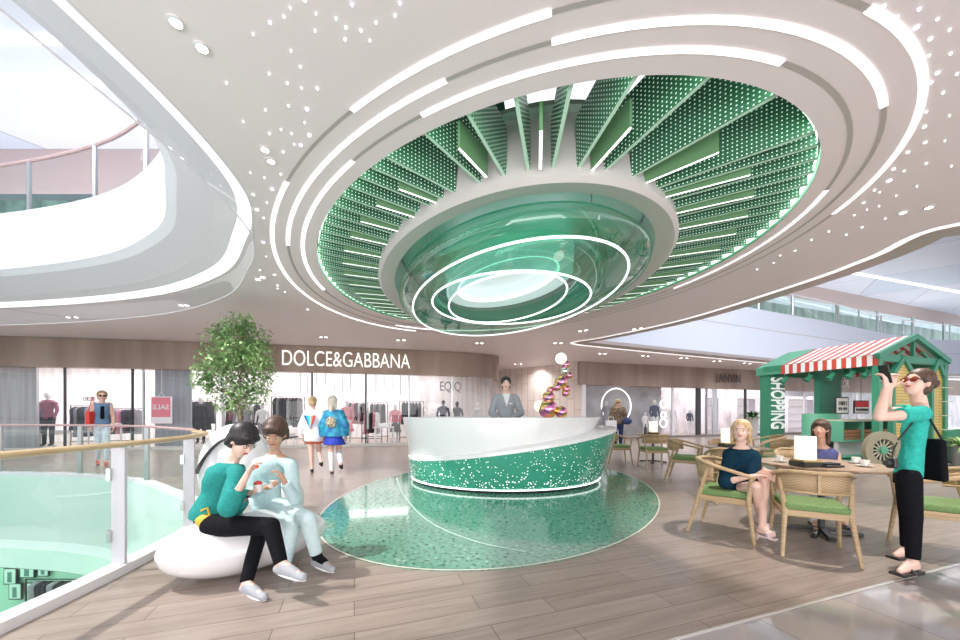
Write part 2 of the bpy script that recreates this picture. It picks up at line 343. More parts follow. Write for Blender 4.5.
# lower level seen through the void
trim(MB().strip(lvl(void,0.001), lvl(inset(void,-.0),-1.35)), M['mint'])
v1 = inset(void,.18)
trim(MB().strip(lvl(void,-1.35), lvl(v1,-1.45)), M['mint'])
trim(MB().strip(lvl(v1,-1.45), lvl(v1,-1.85)), mat('mint_pale',(.62,.86,.74),.2))
struct(MB().holed(OUT, [v1], -1.86).build('ceiling_4', mat('mint_soffit',(.45,.75,.58),.4)))
struct(MB().poly([(-30,-6,-4.6),(6,-6,-4.6),(6,14,-4.6),(-30,14,-4.6)]).build('floor_4', M['mint']))
struct(MB().slab([(-30,10.2),(-6,10.2),(6,9.2)], -4.6, -1.86, False).build('wall_lower_back', M['mintd']))
struct(MB().slab([(6,9.2),(6,-6),(-30,-6),(-30,10.2)], -4.6, -1.86, False).build('wall_lower_side', M['mint']))
# ---------------------------------------------------------------- light rings in the ceiling
rings = []
def arc_strip(k, t0, t1, wd, z):
    A = ring(k+wd/2/.87, n=max(6,int(abs(t1-t0)*24)), t0=t0, t1=t1, closed=False); B = ring(k-wd/2/.87, n=max(6,int(abs(t1-t0)*24)), t0=t0, t1=t1, closed=False)
    return MB().strip(lvl(A,z), lvl(B,z), False)
def tang(k, px, py):   # parameter angle on ring k nearest to a seen point of the ceiling
    q = G(px,py,CEIL); best = min(range(720), key=lambda i: (Vector(ring(k,n=1,t0=i*PI/360,closed=False)[0])-q.xy).length)
    return best*PI/360
RK = (.33, .66, 1.0)
segs = {2: [((867,9),(838,213)), ((287,182),(415,331)), ((550,12),(352,110))], 1: [((445,78),(288,245)), ((880,109),(550,38)),((420,316),(560,322))], 0: [((355,163),(330,290)), ((780,66),(423,117)), ((828,190),(700,292))]}
lab = {2:'outer', 1:'middle', 0:'inner'}
for r_, k in enumerate(RK):
    trim(MB().strip(lvl(ring(k+.03),CEIL-.003), lvl(ring(k-.03),CEIL-.003)), M['groove'])
    for j,(p0,p1) in enumerate(segs[r_]):
        t0, t1 = tang(k,*p0), tang(k,*p1)
        d = (t1-t0)%(2*PI)
        if d > PI: t0, t1, d = t1, t0, 2*PI-d
        wh = {2:['on its right side','on its left and far side','on its near left side'],1:['on its left side','on its near right side','on its far side'],0:['on its left side','on its near side','on its right side']}[r_][j]
        o = arc_strip(k, t0, t0+d, .07, CEIL-.008).build('light_arc', M['lit'])
        tag(o, 'glowing arc of the %s ceiling ring, lit %s'%(lab[r_], wh), 'light', 'glowing arcs of the ceiling rings')
# ---------------------------------------------------------------- well with fins, collar and glass bowl
gd = mat('well_green_dark', (.03,.12,.07), .5)
struct(MB().slab(opening, CEIL, 5.3).build('wall_well', mat('well_side',(.10,.30,.18),.4)))
COLZ = 3.62
cpts = [(673,227),(672,243),(653,187),(590,175),(530,185),(437,215),(387,250),(381,273),(387,303)]
collar = ellipse((.52,6.87), 3.30, 2.35, -75.4, 96)
wood_top = 5.3
tag_l = MB().holed(inset(opening,-.2), [[(.2,4.1),(2.6,4.3),(2.7,5.2),(.4,5.15)]], wood_top)
struct(tag_l.build('ceiling_2', mat('well_top',(.02,.10,.055),.6)))
struct(MB().poly([(-.2,3.8,wood_top+.35),(3,3.8,wood_top+.35),(3.2,5.8,wood_top+.35),(0,5.8,wood_top+.35)]).build('ceiling_3', mat('daylight_opening',(1,1,1),.5,emit=(.95,.97,1),es=1.3)))
can = thing('fin_canopy', 'oval ceiling canopy of radiating green perforated fins around a pale collar', 'ceiling feature', (.52,6.87,COLZ))
O0 = Vector((.52,6.87,COLZ))
def L0(p): return tuple(Vector(p)-O0)
c_in, c_in2 = inset(collar,.16), inset(collar,.28)
m_ = MB(); m_.strip([L0((x,y,COLZ+.9)) for x,y in inset(collar,.12)], [L0((x,y,COLZ+.05)) for x,y in collar])
m_.strip([L0((x,y,COLZ+.05)) for x,y in collar], [L0((x,y,COLZ)) for x,y in inset(collar,.05)])
m_.strip([L0((x,y,COLZ)) for x,y in inset(collar,.05)], [L0((x,y,COLZ+.04)) for x,y in c_in2])
m_.strip([L0((x,y,COLZ+.04)) for x,y in c_in2], [L0((x,y,COLZ+.7)) for x,y in inset(collar,.34)])
m_.build('collar', mat('collar_paint',(.66,.62,.61),.4), can)
MB().poly([L0((x,y,COLZ+.75)) for x,y in collar]).build('inner_roof', noisy(mat('inner_roof_green',(.25,.55,.42),.2),(.22,.50,.38),(.75,.88,.85),.5,detail=1), can)
# fins
def fin_mat(name, base, dot, es):
    m = mat(name, base, .45); n, l, b = nodes(m)
    uv = n.new('ShaderNodeUVMap'); sc = n.new('ShaderNodeVectorMath'); sc.operation = 'SCALE'; sc.inputs['Scale'].default_value = 25
    fr = n.new('ShaderNodeVectorMath'); fr.operation = 'FRACTION'; ds = n.new('ShaderNodeVectorMath'); ds.operation = 'DISTANCE'; ds.inputs[1].default_value = (.5,.5,0)
    lt = n.new('ShaderNodeMath'); lt.operation = 'LESS_THAN'; lt.inputs[1].default_value = .17
    mx = n.new('ShaderNodeMix'); mx.data_type = 'RGBA'; mx.inputs[6].default_value = (*base,1); mx.inputs[7].default_value = (*dot,1)
    ml = n.new('ShaderNodeMath'); ml.operation = 'MULTIPLY'; ml.inputs[1].default_value = es
    l.new(uv.outputs[0], sc.inputs[0]); l.new(sc.outputs[0], fr.inputs[0]); l.new(fr.outputs[0], ds.inputs[0]); l.new(ds.outputs['Value'], lt.inputs[0])
    l.new(lt.outputs[0], mx.inputs[0]); l.new(mx.outputs[2], b.inputs['Base Color']); l.new(lt.outputs[0], ml.inputs[0]); l.new(ml.outputs[0], b.inputs['Emission Strength'])
    b.inputs['Emission Color'].default_value = (.8,1,.88,1); return m
M['fin'] = fin_mat('perforated_green_fin', (.045,.17,.09), (.8,1,.88), .5)
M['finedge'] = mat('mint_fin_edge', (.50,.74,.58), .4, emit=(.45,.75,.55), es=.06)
M['finlit'] = mat('fin_light_edge', (1,1,1), .4, emit=(.93,1,.95), es=1.3)
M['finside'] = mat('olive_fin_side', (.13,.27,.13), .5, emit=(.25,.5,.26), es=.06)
NF = 78
osm = ring(.0, n=NF*4); csm = ellipse((.52,6.87), 3.30, 2.35, -75.4, NF*4)
def ray_oval(c, a, b, ang, org, th):
    ca, sa = math.cos(R(ang)), math.sin(R(ang)); dx, dy = math.cos(th), math.sin(th)
    px, py = org[0]-c[0], org[1]-c[1]
    X, Y = (px*ca+py*sa)/a, (-px*sa+py*ca)/b; U, V = (dx*ca+dy*sa)/a, (-dx*sa+dy*ca)/b
    A, B, C_ = U*U+V*V, 2*(X*U+Y*V), X*X+Y*Y-1; return (-B+math.sqrt(B*B-4*A*C_))/(2*A)
specs = []
for k in range(9): specs.append(((.73,4.5), R(-90+(k-4)*16.5), R(8)))
for i in range(31):
    D_ = 4.52+.158*i; an = R(-19+27*min(1,i/16))
    specs.append(((.62,D_), an, None)); specs.append(((.62,D_), PI-an, None))
for i, (org, th, dth) in enumerate(specs):
    ro = ray_oval(OP['c'], OP['a']-.02, OP['b']-.02, OP['ang'], org, th); rc = ray_oval((.52,6.87), 3.32, 2.37, -75.4, org, th)
    if ro-rc < .1: continue
    dv = Vector((math.cos(th), math.sin(th), 0)); nv = Vector((-dv.y, dv.x, 0))
    def quadfin(r0, r1, z0a, z0b, hgt, tk, m, name, em):
        A = Vector((org[0],org[1],0))+dv*r0; B = Vector((org[0],org[1],0))+dv*r1
        o = [Vector(L0(A+Vector((0,0,z0a)))), Vector(L0(B+Vector((0,0,z0b)))), Vector(L0(B+Vector((0,0,z0b+hgt)))), Vector(L0(A+Vector((0,0,z0a+hgt))))]
        vs = [v+nv*s*tk/2 for s in (-1,1) for v in o]
        me = bpy.data.meshes.new(name); me.from_pydata([tuple(v) for v in vs], [], [[0,1,2,3],[7,6,5,4],[0,4,5,1],[1,5,6,2],[2,6,7,3],[3,7,4,0]])
        uvl = me.uv_layers.new(name='UVMap'); Ln = r1-r0; cu = {0:(0,0),1:(Ln,0),2:(Ln,hgt),3:(0,hgt)}
        for p in me.polygons:
            for li in p.loop_indices: uvl.data[li].uv = cu[me.loops[li].vertex_index%4]
        me.materials.append(m); me.materials.append(em); me.polygons[2].material_index = 1
        return link(name, me, None, can)
    quadfin(rc-.06, ro, 3.74, 3.93, .52, .035, M['fin'], 'fin', M['finedge'])
    side = (i-9)//2
    if ro-rc > .3 and ((i<9 and i%2==1) or (i>=9 and side%2==0)):
        if dth: dv = Vector((math.cos(th+dth), math.sin(th+dth), 0)); nv = Vector((-dv.y, dv.x, 0)); og = org
        else: og = (org[0], org[1]+.08)
        org = og
        quadfin(rc+.0, rc+(ro-rc)*.62, 3.72, 3.80, .26, .03, M['finside'], 'light_fin', M['finlit'])
# glow strip tucked behind the rim of the opening
MB().strip([L0((x,y,3.94)) for x,y in inset(opening,.02)], [L0((x,y,4.02)) for x,y in inset(opening,.02)]).build('rim_light', mat('rim_glow',(1,1,1),.5,emit=(.75,1,.82),es=4), can)
# glass bowl
bowl = thing('glass_chandelier', 'huge green glass bowl with nested white edged oval rims under the ceiling collar', 'chandelier', (.41,6.41,3.2))
OB = Vector((.41,6.41,3.2))
def LB(loop, z): return [tuple(Vector((x,y,z))-OB) for x,y in loop]
E1 = ellipse((.41,6.41), 2.567, 1.534, -71.3, 96); E2 = ellipse((.484,6.14), 1.42, 1.27, -71, 96); E3 = ellipse((.414,6.42), 1.433, .926, -71.9, 96); W = ellipse((.46,6.94), 1.52, .98, -60, 96)
TOPB = inset(collar, .42)
gA, gB, gC = glass('green_bowl_glass',(.50,.84,.68),.07,edge=.5), glass('teal_bowl_glass',(.50,.84,.78),.06,edge=.4), glass('pale_bowl_glass',(.72,.92,.86),.06,edge=.4)
def loft(name, A, za, B, zb, m, bulge=.25, steps=6):
    mb = MB(); prev = None
    for s in range(steps+1):
        t = s/steps; bl = math.sin(t*PI)*bulge
        cur = [tuple(Vector((a[0]*(1-t)+b[0]*t, a[1]*(1-t)+b[1]*t, za*(1-t)+zb*t))-OB+Vector(((a[0]*(1-t)+b[0]*t-.45)*bl*.35, (a[1]*(1-t)+b[1]*t-6.6)*bl*.35, -bl*.15))) for a,b in zip(A,B)]
        if prev: mb.strip(prev, cur)
        prev = cur
    return mb.build(name, m, bowl)
loft('outer_bowl', TOPB, COLZ+.02, E1, 3.2, gA)
loft('inner_bowl', inset(TOPB,.55), COLZ+.25, E2, 3.15, gA)
loft('middle_bowl', inset(TOPB,.25), COLZ+.1, E3, 3.25, gB, .1)
loft('lower_dish', E1, 3.2, E2, 3.15, gC, .0, 2)
rl = mat('rim_white_light', (1,1,1), .4, emit=(1,1,1), es=1.2)
for nm, E_, z in (('rim',E1,3.2),('rim',E2,3.15),('rim',E3,3.25)):
    MB().tube(LB(E_,z), .016, 6, True).build(nm, rl, bowl)
MB().tube(LB(TOPB,COLZ+.02), .012, 5, True).build('top_rim', mat('dark_green_rim',(.05,.3,.2),.3), bowl)
for k_ in range(6):
    p_ = TOPB[k_*16]; MB().tube([tuple(Vector((p_[0],p_[1],COLZ+.02))-OB), tuple(Vector((p_[0],p_[1],COLZ+.74))-OB)], .008, 5).build('hanging_cable', M['steel'], bowl)
mb = MB(); mb.strip(LB(W,3.72), LB(inset(W,.22),3.78)); mb.strip(LB(inset(W,.22),3.78), LB(inset(W,.34),4.0)); mb.poly(LB(inset(W,.34),4.0)); mb.strip(LB(W,3.72),LB(inset(W,-.02),4.1))
mb.build('lit_dish', mat('lit_dish_white',(.9,.92,.95),.4,emit=(.9,.95,1),es=.35), bowl)
MB().tube(LB(inset(W,.24),3.80), .025, 6, True).build('dish_light', M['lit'], bowl)
# ---------------------------------------------------------------- pinpoint lights and downlights
star = mat('star_light', (1,1,1), .4, emit=(1,1,1), es=2.2); star_b = mat('star_light_violet', (1,1,1), .4, emit=(.72,.62,1), es=3); star_g = mat('star_light_mint', (1,1,1), .4, emit=(.75,1,.92), es=2)
def pin(px, py, r, kind=0):
    p = G(px,py,CEIL); D = p.y; rr = r*D/F*.62
    o = MB().lathe((0,0,0), [(rr,0),(rr,-.012),(0,-.018)], 10).build('pinpoint_light', (star,star_b,star_g)[kind]); o.location = (p.x,p.y,CEIL)
    lft = px < 480
    return tag(o, ('tiny %s ceiling pinpoint %s of the light rings' % (('white','violet','mint')[kind], 'left' if lft else 'right')), 'light', '%s pinpoint lights %s of the rings'%(('white','violet','mint')[kind], 'left' if lft else 'right'))
Z = 2.99
for x,y,k,r in ((757,100,0,1.2),(870,150,0,1.2),(868,22,0,1.2),(942,90,0,1.2),(898,198,0,1.3),(805,219,0,1.3),(859,247,0,1.3),(902,262,0,1.2),(949,263,0,2),(677,246,0,1.3),(918,325,1,2.4),(863,315,0,1.2),(794,327,0,1.2),(727,362,0,1.2),(911,365,0,.9),(806,398,0,1.4),(840,386,0,1),(872,398,0,1),(925,403,0,2.4),(899,433,1,2.2),(847,453,0,1.5),(880,430,0,.8),(749,515,0,1),(791,530,0,1),(840,520,0,1.3),(814,565,1,2.4),(757,581,0,2),(768,626,0,2.6),(798,605,0,1.1),(788,651,0,1.2),(787,724,1,2.4),(796,766,0,1.1),(777,807,0,1.2),(821,821,0,2.1),(830,853,0,1.3),(830,862,0,1.1),(852,872,0,1.1),(920,925,2,2)):
    pin(x/Z, y/Z, r, k)
for x,y,k,r in ((284,16,0,1.4),(305,0,0,1.5),(270,22,1,1.8),(316,13,0,1.1),(336,18,2,1.5),(352,4,1,1.8),(346,27,2,1.6),(345,39,0,1.6),(361,30,0,1.6),(376,22,2,1.4),(380,-4,0,1.8),(395,15,0,1.6),(370,40,0,1.2),(400,3,1,1.5)):
    pin(x, y, r, k)
for x,y,k,r in ((117,15,2,2.2),(211,23,1,2),(152,44,2,2),(260,49,0,1.6),(203,72,1,3.2),(292,78,0,1.5),(241,102,2,2.4),(295,141,0,1.6),(238,147,0,1.5),(260,193,2,2.4),(312,196,0,1.5),(242,219,1,2.4),(275,246,2,1.6),(230,297,0,1.5),(225,337,2,2.3),(227,379,2,2),(181,405,2,2.1),(230,435,0,1.4),(143,450,2,2),(171,455,2,1.4),(131,481,1,3.2),(205,496,0,1),(92,506,0,1.4),(106,512,0,.9),(150,521,0,.9),(63,540,2,1.6),(104,549,0,.9),(38,573,0,1.1),(59,605,2,1.5),(121,582,0,1),(72,558,0,.8),(17,625,2,1.4),(292,307,0,.9),(280,374,0,.9),(297,442,0,.9)):
    pin(840+x*.375, y*.375, r, k)
for x,y,k,r in ((694,325,2,1.3),(718,297,0,1),(690,382,0,1),(655,398,0,1),(614,391,2,1.3),(575,410,2,1.3),(537,435,2,1.4),(503,446,0,1),(488,463,0,.8),(450,478,0,1.1)):
    pin(560+x*.4378, 60+y*.4378, r, k)
dl_ring = mat('downlight_ring', (.8,.8,.8), .3, metal=.4); dl_lamp = mat('downlight_lamp', (1,1,1), .4, emit=(1,.97,.9), es=12)
def downlight(px, py, label, group=None, z=CEIL, r=.05):
    p = G(px,py,z); t = thing('downlight', label, 'light', (p.x,p.y,z), 0, group)
    MB().lathe((0,0,0), [(r,0),(r,-.012),(r*.72,-.014),(r*.68,-.004)], 20).build('trim_ring', dl_ring, t)
    MB().lathe((0,0,-.004), [(r*.66,0),(r*.5,-.008),(0,-.01)], 16).build('lamp', dl_lamp, t)
near = ['near left ceiling, the one closer to the picture top','near left ceiling, the one lower in the picture','ceiling just left of the light rings, upper of its pair','ceiling just left of the light rings, lower of its pair']
for (x,y),lb in zip(((176,21.5),(202,47),(265,149),(271,160.5)), near): downlight(x,y,'recessed round downlight in the '+lb)
for x,y in ((903,212),(929,207)): downlight(x,y,'recessed downlight in the right ceiling above the white void edge, %s of two'%('left' if x<910 else 'right'))
for x,y in ((68,317),(76,317),(181,305),(187,305),(258,279),(263,277),(321,337),(326,337)): downlight(x,y,'small downlight over the floor in front of the left boutique','small downlights left','',) if 0 else downlight(x,y,'small ceiling downlight before the left boutique','small downlights before the left boutique',r=.07)
for x,y in ((398,340),(404,340),(477,343),(482,343),(515,364),(521,364),(555,343),(561,343),(634,329),(641,328),(580,331),(586,330)): downlight(x,y,'small ceiling downlight between the canopy and tiled wall','small downlights beyond the canopy',r=.08)
for x,y in ((600,353.5),(605,353.5),(643,355.5),(648,356),(681,358),(687,358),(714,361),(720,361),(744,363),(750,363.5)): downlight(x,y,'small ceiling downlight before the right brown fascia','small downlights over the right fascia',r=.09)
# ---------------------------------------------------------------- left boutique shell
FB = 2.89
dg_line = [(-26,11.6),(-16.3,12.4),(-7.0,14.1),(-2.6,15.15),(-.4,15.8),(.35,16.2),(.66,16.7),(.72,17.6),(.6,22)]
fas = catmull([(x,y-.25) if y<16 else (x+.14,y-.1) for x,y in dg_line], False, 6)
m_ = MB(); m_.slab(fas, FB, CEIL, False); m_.strip(lvl(fas,FB), lvl([(x,y+.35) for x,y in fas],FB), False)
trim(m_, M['bronze'])
trim(MB().strip(lvl(fas,CEIL-.03), lvl([(x,y-.05) for x,y in fas],CEIL-.03), False), M['groove'])
gl_l = catmull(dg_line, False, 6)
struct(MB().slab(gl_l, .12, FB, False).build('window_3', M['shopglass']))
m_ = MB(); m_.slab([(x,y-.12) for x,y in gl_l], 0, .12, False); m_.strip(lvl([(x,y-.12) for x,y in gl_l],.12), lvl([(x,y+.1) for x,y in gl_l],.12), False)
trim(m_, mat('pale_sill',(.72,.70,.68),.3))
def on_line(line, px):   # point of a plan line seen in the column px
    best = None
    for a,b in zip(line, line[1:]):
        for k in range(21):
            t = k/20; x = a[0]+(b[0]-a[0])*t; y = a[1]+(b[1]-a[1])*t
            e = abs(480+F*x/y-px)
            if best is None or e < best[0]: best = (e,x,y)
    return best[1], best[2]
for px in (64,132,144,222,312,366,409,452):
    x,y = on_line(gl_l[:40], px); trim(MB().box((x,y,(FB+.12)/2),(.05,.06,FB-.12)), M['dark'] if px in (64,132,312,366) else M['steel'])
back_l = [(-28,16),(-16,17.2),(-7,19.2),(-1,21),(.6,22)]
sb = mat('shop_back_wall', (.74,.71,.72), .4); noisy(sb,(.66,.62,.63),(.86,.83,.84),2.2,(2,2,.15),detail=2)
struct(MB().slab(back_l, 0, CEIL, False).build('wall_back_left', sb))
shop_ceil = mat('shop_ceiling', (.8,.78,.8), .4)
# grey display bays between panes
for x0,x1,c in ((-30,20,(.45,.45,.48)),(143,180,(.36,.38,.44)),):
    a = on_line(gl_l[:40],x0); b = on_line(gl_l[:40],x1)
    struct(MB().bar((a[0],a[1]+.5,1.5),(b[0],b[1]+.5,1.5),.1,2.9).build('wall_display_%s'%('far_left' if x0<0 else 'left'), noisy(mat('grey_display_%d'%x1,c,.4),tuple(v*.85 for v in c),tuple(v*1.15 for v in c),3,(3,3,.1))))
# ---------------------------------------------------------------- tiled wall between the boutiques
tw = mat('tiled_wall', (.72,.62,.58), .35); n_, l_, b_ = nodes(tw)
tc = n_.new('ShaderNodeTexCoord'); mp = n_.new('ShaderNodeMapping'); mp.inputs['Rotation'].default_value = (0,0,R(90))
br = n_.new('ShaderNodeTexBrick'); br.inputs['Scale'].default_value = 1; br.inputs['Brick Width'].default_value = 1.5; br.inputs['Row Height'].default_value = .42; br.offset = .37
br.inputs['Mortar Size'].default_value = .012; br.inputs['Color1'].default_value = (.72,.62,.58,1); br.inputs['Color2'].default_value = (.78,.68,.63,1); br.inputs['Mortar'].default_value = (.42,.34,.31,1)
l_.new(tc.outputs['UV'], mp.inputs[0]); l_.new(mp.outputs[0], br.inputs['Vector']); l_.new(br.outputs['Color'], b_.inputs['Base Color'])
wl = MB().slab([(.3,22.9),(5.05,18.2)], 0, CEIL, False).build('wall_tiled', tw)
uvl = wl.data.uv_layers.new(name='UVMap')
for lp in wl.data.loops:
    v = wl.data.vertices[lp.vertex_index].co; uvl.data[lp.index].uv = ((0 if v.x<2 else 6.7), v.z)
struct(wl)
# ---------------------------------------------------------------- right boutique shell
rt_line = [(5.3,18.3),(17,22.2),(42,30)]
frt = [(4.9,18.05),(17,22.0),(42,29.8)]
FR = 2.75
m_ = MB(); m_.slab(frt, FR, CEIL, False); m_.strip(lvl(frt,FR), lvl([(x,y+.5) for x,y in frt],FR), False); m_.slab([(4.9,18.05),(4.9,19)],FR,CEIL,False)
trim(m_, M['bronze'])
struct(MB().slab(rt_line, .1, FR, False).build('window_4', M['shopglass']))
trim(MB().slab([(x,y-.1) for x,y in rt_line], 0, .12, False), mat('dark_sill',(.22,.19,.18),.4))
trim(MB().box((5.15,18.2,FR/2),(.18,.3,FR)), M['whitem'])
struct(MB().slab([(6,22.5),(18,26.5),(60,40.5)], 0, CEIL, False).build('wall_back_right', noisy(mat('shop_back_right',(.72,.69,.72),.4),(.50,.47,.50),(.85,.80,.84),1.5,(1,1,.5),detail=4)))
a_ = on_line(rt_line,590); b_2 = on_line(rt_line,669)
struct(MB().bar((a_[0],a_[1]+1.3,1.45),(b_2[0],b_2[1]+1.3,1.45),.1,2.8).build('wall_display_right', noisy(mat('swirl_grey',(.42,.40,.42),.35),(.34,.32,.34),(.55,.53,.55),.9,(1,1,1),detail=3)))
for px,wd,cm in ((697,.3,'dark'),(702,.06,'steel'),(707,.06,'steel'),(712,.3,'steel'),(745,.12,'dark'),(668,.1,'whitem'),(797,.1,'whitem'),(862,.1,'steel'),(936,.12,'steel')):
    x,y = on_line(rt_line, px); trim(MB().box((x,y-.02,(FR+.1)/2),(wd,.1,FR-.1), R(18)), M[cm])
for i,(px,w_) in enumerate(((724,1.1),(760,1.6),(818,2.6))):      # lit shelving inside
    x,y = on_line(rt_line, px); t = thing('display_shelving', ['white lit shelving inside the right boutique left of its door','white lit shelving inside the right boutique behind the plant','white lit shelving seen through the green kiosk'][i], 'shelf', (x+.6,y+2.2,0), R(18))
    for z in (.3,.8,1.3,1.8,2.3): MB().box((0,0,z),(w_,.4,.05)).build('shelf', M['whitem'], t)
    MB().box((0,.22,1.3),(w_,.04,2.5)).build('back_panel', mat('shelf_back_%d'%i,(.75,.66,.68),.5,emit=(1,.92,.93),es=.35), t)
    for s in (-1,1): MB().box((s*w_/2,0,1.3),(.05,.44,2.5)).build('side_panel', M['whitem'], t)
# store signs
sign_m = mat('white_sign_letters', (1,1,1), .4, emit=(1,.99,.96), es=.9)
def wall_sign(name, body, x0px, x1px, line, ztop, zbot, m, label, off=.12, bold=.0):
    a = on_line(line,x0px); b = on_line(line,x1px); c = ((a[0]+b[0])/2,(a[1]+b[1])/2); ang = math.atan2(b[1]-a[1], b[0]-a[0])
    n = Vector((math.sin(ang),-math.cos(ang)))*off
    t = thing(name, label, 'sign', (c[0]+n.x, c[1]+n.y, (ztop+zbot)/2), ang)
    o = text('letters', body, 1, m, t, .008, bold=bold); o.rotation_euler = (R(90),0,0)
    L = math.hypot(b[0]-a[0],b[1]-a[1]); xs = [v.co.x for v in o.data.vertices]; ys = [v.co.y for v in o.data.vertices]
    sx = L/(max(xs)-min(xs)); sy = (ztop-zbot)/(max(ys)-min(ys)); cx = (max(xs)+min(xs))/2; cy = (max(ys)+min(ys))/2
    for v in o.data.vertices: v.co.x = (v.co.x-cx)*sx; v.co.y = (v.co.y-cy)*sy
    return t
wall_sign('store_sign', 'DOLCE&GABBANA', 282, 410, fas, 3.70, 3.13, sign_m, 'large white capital letters on the bronze fascia of the left boutique', .06, -.008)
wall_sign('store_sign', 'LANVIN', 717, 741, frt, 3.60, 3.10, mat('dark_sign_letters',(.10,.06,.05),.4), 'dark brown store name on the right bronze fascia', .10, 0)
wall_sign('store_sign', 'VALOR', 832, 853, frt, 3.55, 3.05, mat('cream_sign_letters',(.85,.80,.74),.4), 'pale store name seen through the green kiosk', .08, .01)
wall_sign('window_sign', 'EQIQ', 440, 461, [(x,y+1.0) for x,y in gl_l[:40]], 2.75, 2.25, mat('grey_sign_letters',(.35,.35,.37),.4), 'grey letters on the white wall inside the left boutique', .05, .01)
wall_sign('window_sign', 'CHELSEA', 84, 96, [(x,y+2.2) for x,y in gl_l[:40]], 1.98, 1.82, M['dark'], 'small dark lettering on the white wall behind the vest woman', .05)
# white lit ring and small rings in the right display
def hoop(px, py, r, label):
    x,y = on_line(rt_line, px); x *= (y+.9)/y; y += .9; z = EYE-(py-HZ)*y/F; pts = [(r*math.cos(t),0,r*math.sin(t)) for t in [2*PI*k/48 for k in range(48)]]
    o = MB().tube(pts, .035, 6, True).build('display_ring', M['lit']); o.location = (x,y,z); o.rotation_euler = (0,0,R(18)); tag(o,label,'display ring')
hoop(620,406,.95,'big glowing white ring in the right boutique window')
hoop(664,404,.22,'upper small glowing ring in the right boutique window'); hoop(666,415,.17,'middle small glowing ring in the right boutique window'); hoop(661,423,.24,'lowest small glowing ring in the right boutique window')
# ---------------------------------------------------------------- mannequins, racks and hanging clothes
shell = mat('mannequin_shell', (.75,.74,.75), .35); dshell = mat('mannequin_dark', (.08,.08,.09), .4)
cl = {k: mat('cloth_'+k, c, .85) for k,c in dict(black=(.025,.025,.035), navy=(.03,.04,.10), pink=(.75,.28,.36), grey=(.28,.28,.31), white=(.8,.8,.82), plum=(.30,.10,.16), denim=(.12,.22,.36), cream=(.72,.66,.6)).items()}
def mannequin(x, y, z, h, topc, botc, label, rz=0, headc=None, group=None, skirt=False):
    t = thing('mannequin', label, 'mannequin', (x,y,z), rz, group); s = h/1.75; headc = headc or shell
    MB().ell((0,0,1.62*s),(.08*s,.10*s,.12*s)).tube([(0,0,1.42*s),(0,0,1.56*s)],.05*s,8).build('head', headc, t)
    MB().lathe((0,0,0),[(.14*s,.86*s),(.17*s,.95*s),(.13*s,1.12*s),(.17*s,1.30*s),(.20*s,1.40*s),(.14*s,1.46*s),(.05*s,1.48*s)],16,sy=.6).build('jacket', topc, t)
    a = MB()
    for sd in (-1,1): a.tube([(sd*.19*s,0,1.40*s),(sd*.25*s,0,1.15*s),(sd*.24*s,-.08*s,.90*s)],[.055*s,.045*s,.03*s],8)
    a.build('sleeves', topc, t)
    if skirt: MB().lathe((0,0,0),[(.28*s,.45*s),(.22*s,.65*s),(.15*s,.9*s)],14,sy=.7).build('skirt', botc, t)
    lg = MB()
    for sd in (-1,1): lg.tube([(sd*.09*s,0,.92*s),(sd*.10*s,0,.5*s),(sd*.10*s,0,.06*s),(sd*.10*s,-.10*s,.03*s)],[.10*s,.065*s,.045*s,.04*s],8)
    lg.build('legs', headc if skirt else botc, t)
    MB().lathe((0,0,0),[(.22*s,0),(.22*s,.02*s),(0,.025*s)],20).build('base', M['steel'], t)
    return t
def garment_mesh(w, l):
    mb = MB(); secs = [(.10,.03,0),(.42,.05,-.07),(.5,.06,-.16),(.46,.07,-.5),(.5,.08,-.8),(.56,.10,-1)]
    prev = None
    for a,b,z in secs:
        cur = [(a*w*math.cos(2*PI*k/12), b*math.sin(2*PI*k/12)*(1+.25*math.cos(6*PI*k/12)), z*l) for k in range(12)]
        if prev: mb.strip(prev, cur)
        prev = cur
    return mb.mesh('garment')
GM = {l: garment_mesh(.42, l) for l in (.75,.95,1.2)}
def rack(px0, px1, dy, z, cols, lens, what, line, n=None, frame=True, depthdir=.0):
    a = on_line(line,px0); b = on_line(line,px1); A = Vector((a[0]*(a[1]+dy)/a[1],a[1]+dy,0)); B = Vector((b[0]*(b[1]+dy)/b[1],b[1]+dy,0)); L = (B-A).length; u = (B-A)/L
    t = thing('clothes_rack', 'metal clothes rack '+what, 'clothes rack', tuple((A+B)/2), math.atan2(u.y,u.x))
    fr = MB(); fr.tube([(-L/2,0,0),(-L/2,0,z+.06),(L/2,0,z+.06),(L/2,0,0)], .02, 6); fr.tube([(-L/2,0,.25),(L/2,0,.25)], .015, 6)
    fr.build('rail', M['dark'] if frame else M['steel'], t)
    for s in (-1,1): MB().bar((s*L/2,-.25,.02),(s*L/2,.25,.02),.04).build('foot', M['dark'], t)
    n = n or int(L/.16)
    for i in range(n):
        c = cols[i%len(cols)] if isinstance(cols,list) else cols; l = lens[i%len(lens)]
        me = GM[l]; key = (l,c)
        if key not in GC: GC[key] = me.copy(); GC[key].materials.append(cl[c])
        o = bpy.data.objects.new('hanging_garment', GC[key]); COL.objects.link(o)
        p = A+u*(.12+(L-.24)*(i+.5)/n); o.location = (p.x,p.y,z+.02); o.rotation_euler = (0,0,math.atan2(u.y,u.x)+R(68)+random.uniform(-.15,.15)); o.scale = (random.uniform(.9,1.1),.9,random.uniform(.92,1.05))
        tag(o, '%s garment on the rack %s'%({.75:'short',.95:'medium',1.2:'long'}[l]+' '+c, what), 'clothing', '%s %s garments %s'%({.75:'short',.95:'medium',1.2:'long'}[l], c, what))
GC = {}
LL = gl_l[:40]
rack(22,42,1.7,1.6,['navy','black','grey'],[.95,1.2],'at the far left end of the left boutique',LL)
rack(182,215,1.8,1.8,['black','grey','black'],[.95,1.2],'just left of the tree',LL)
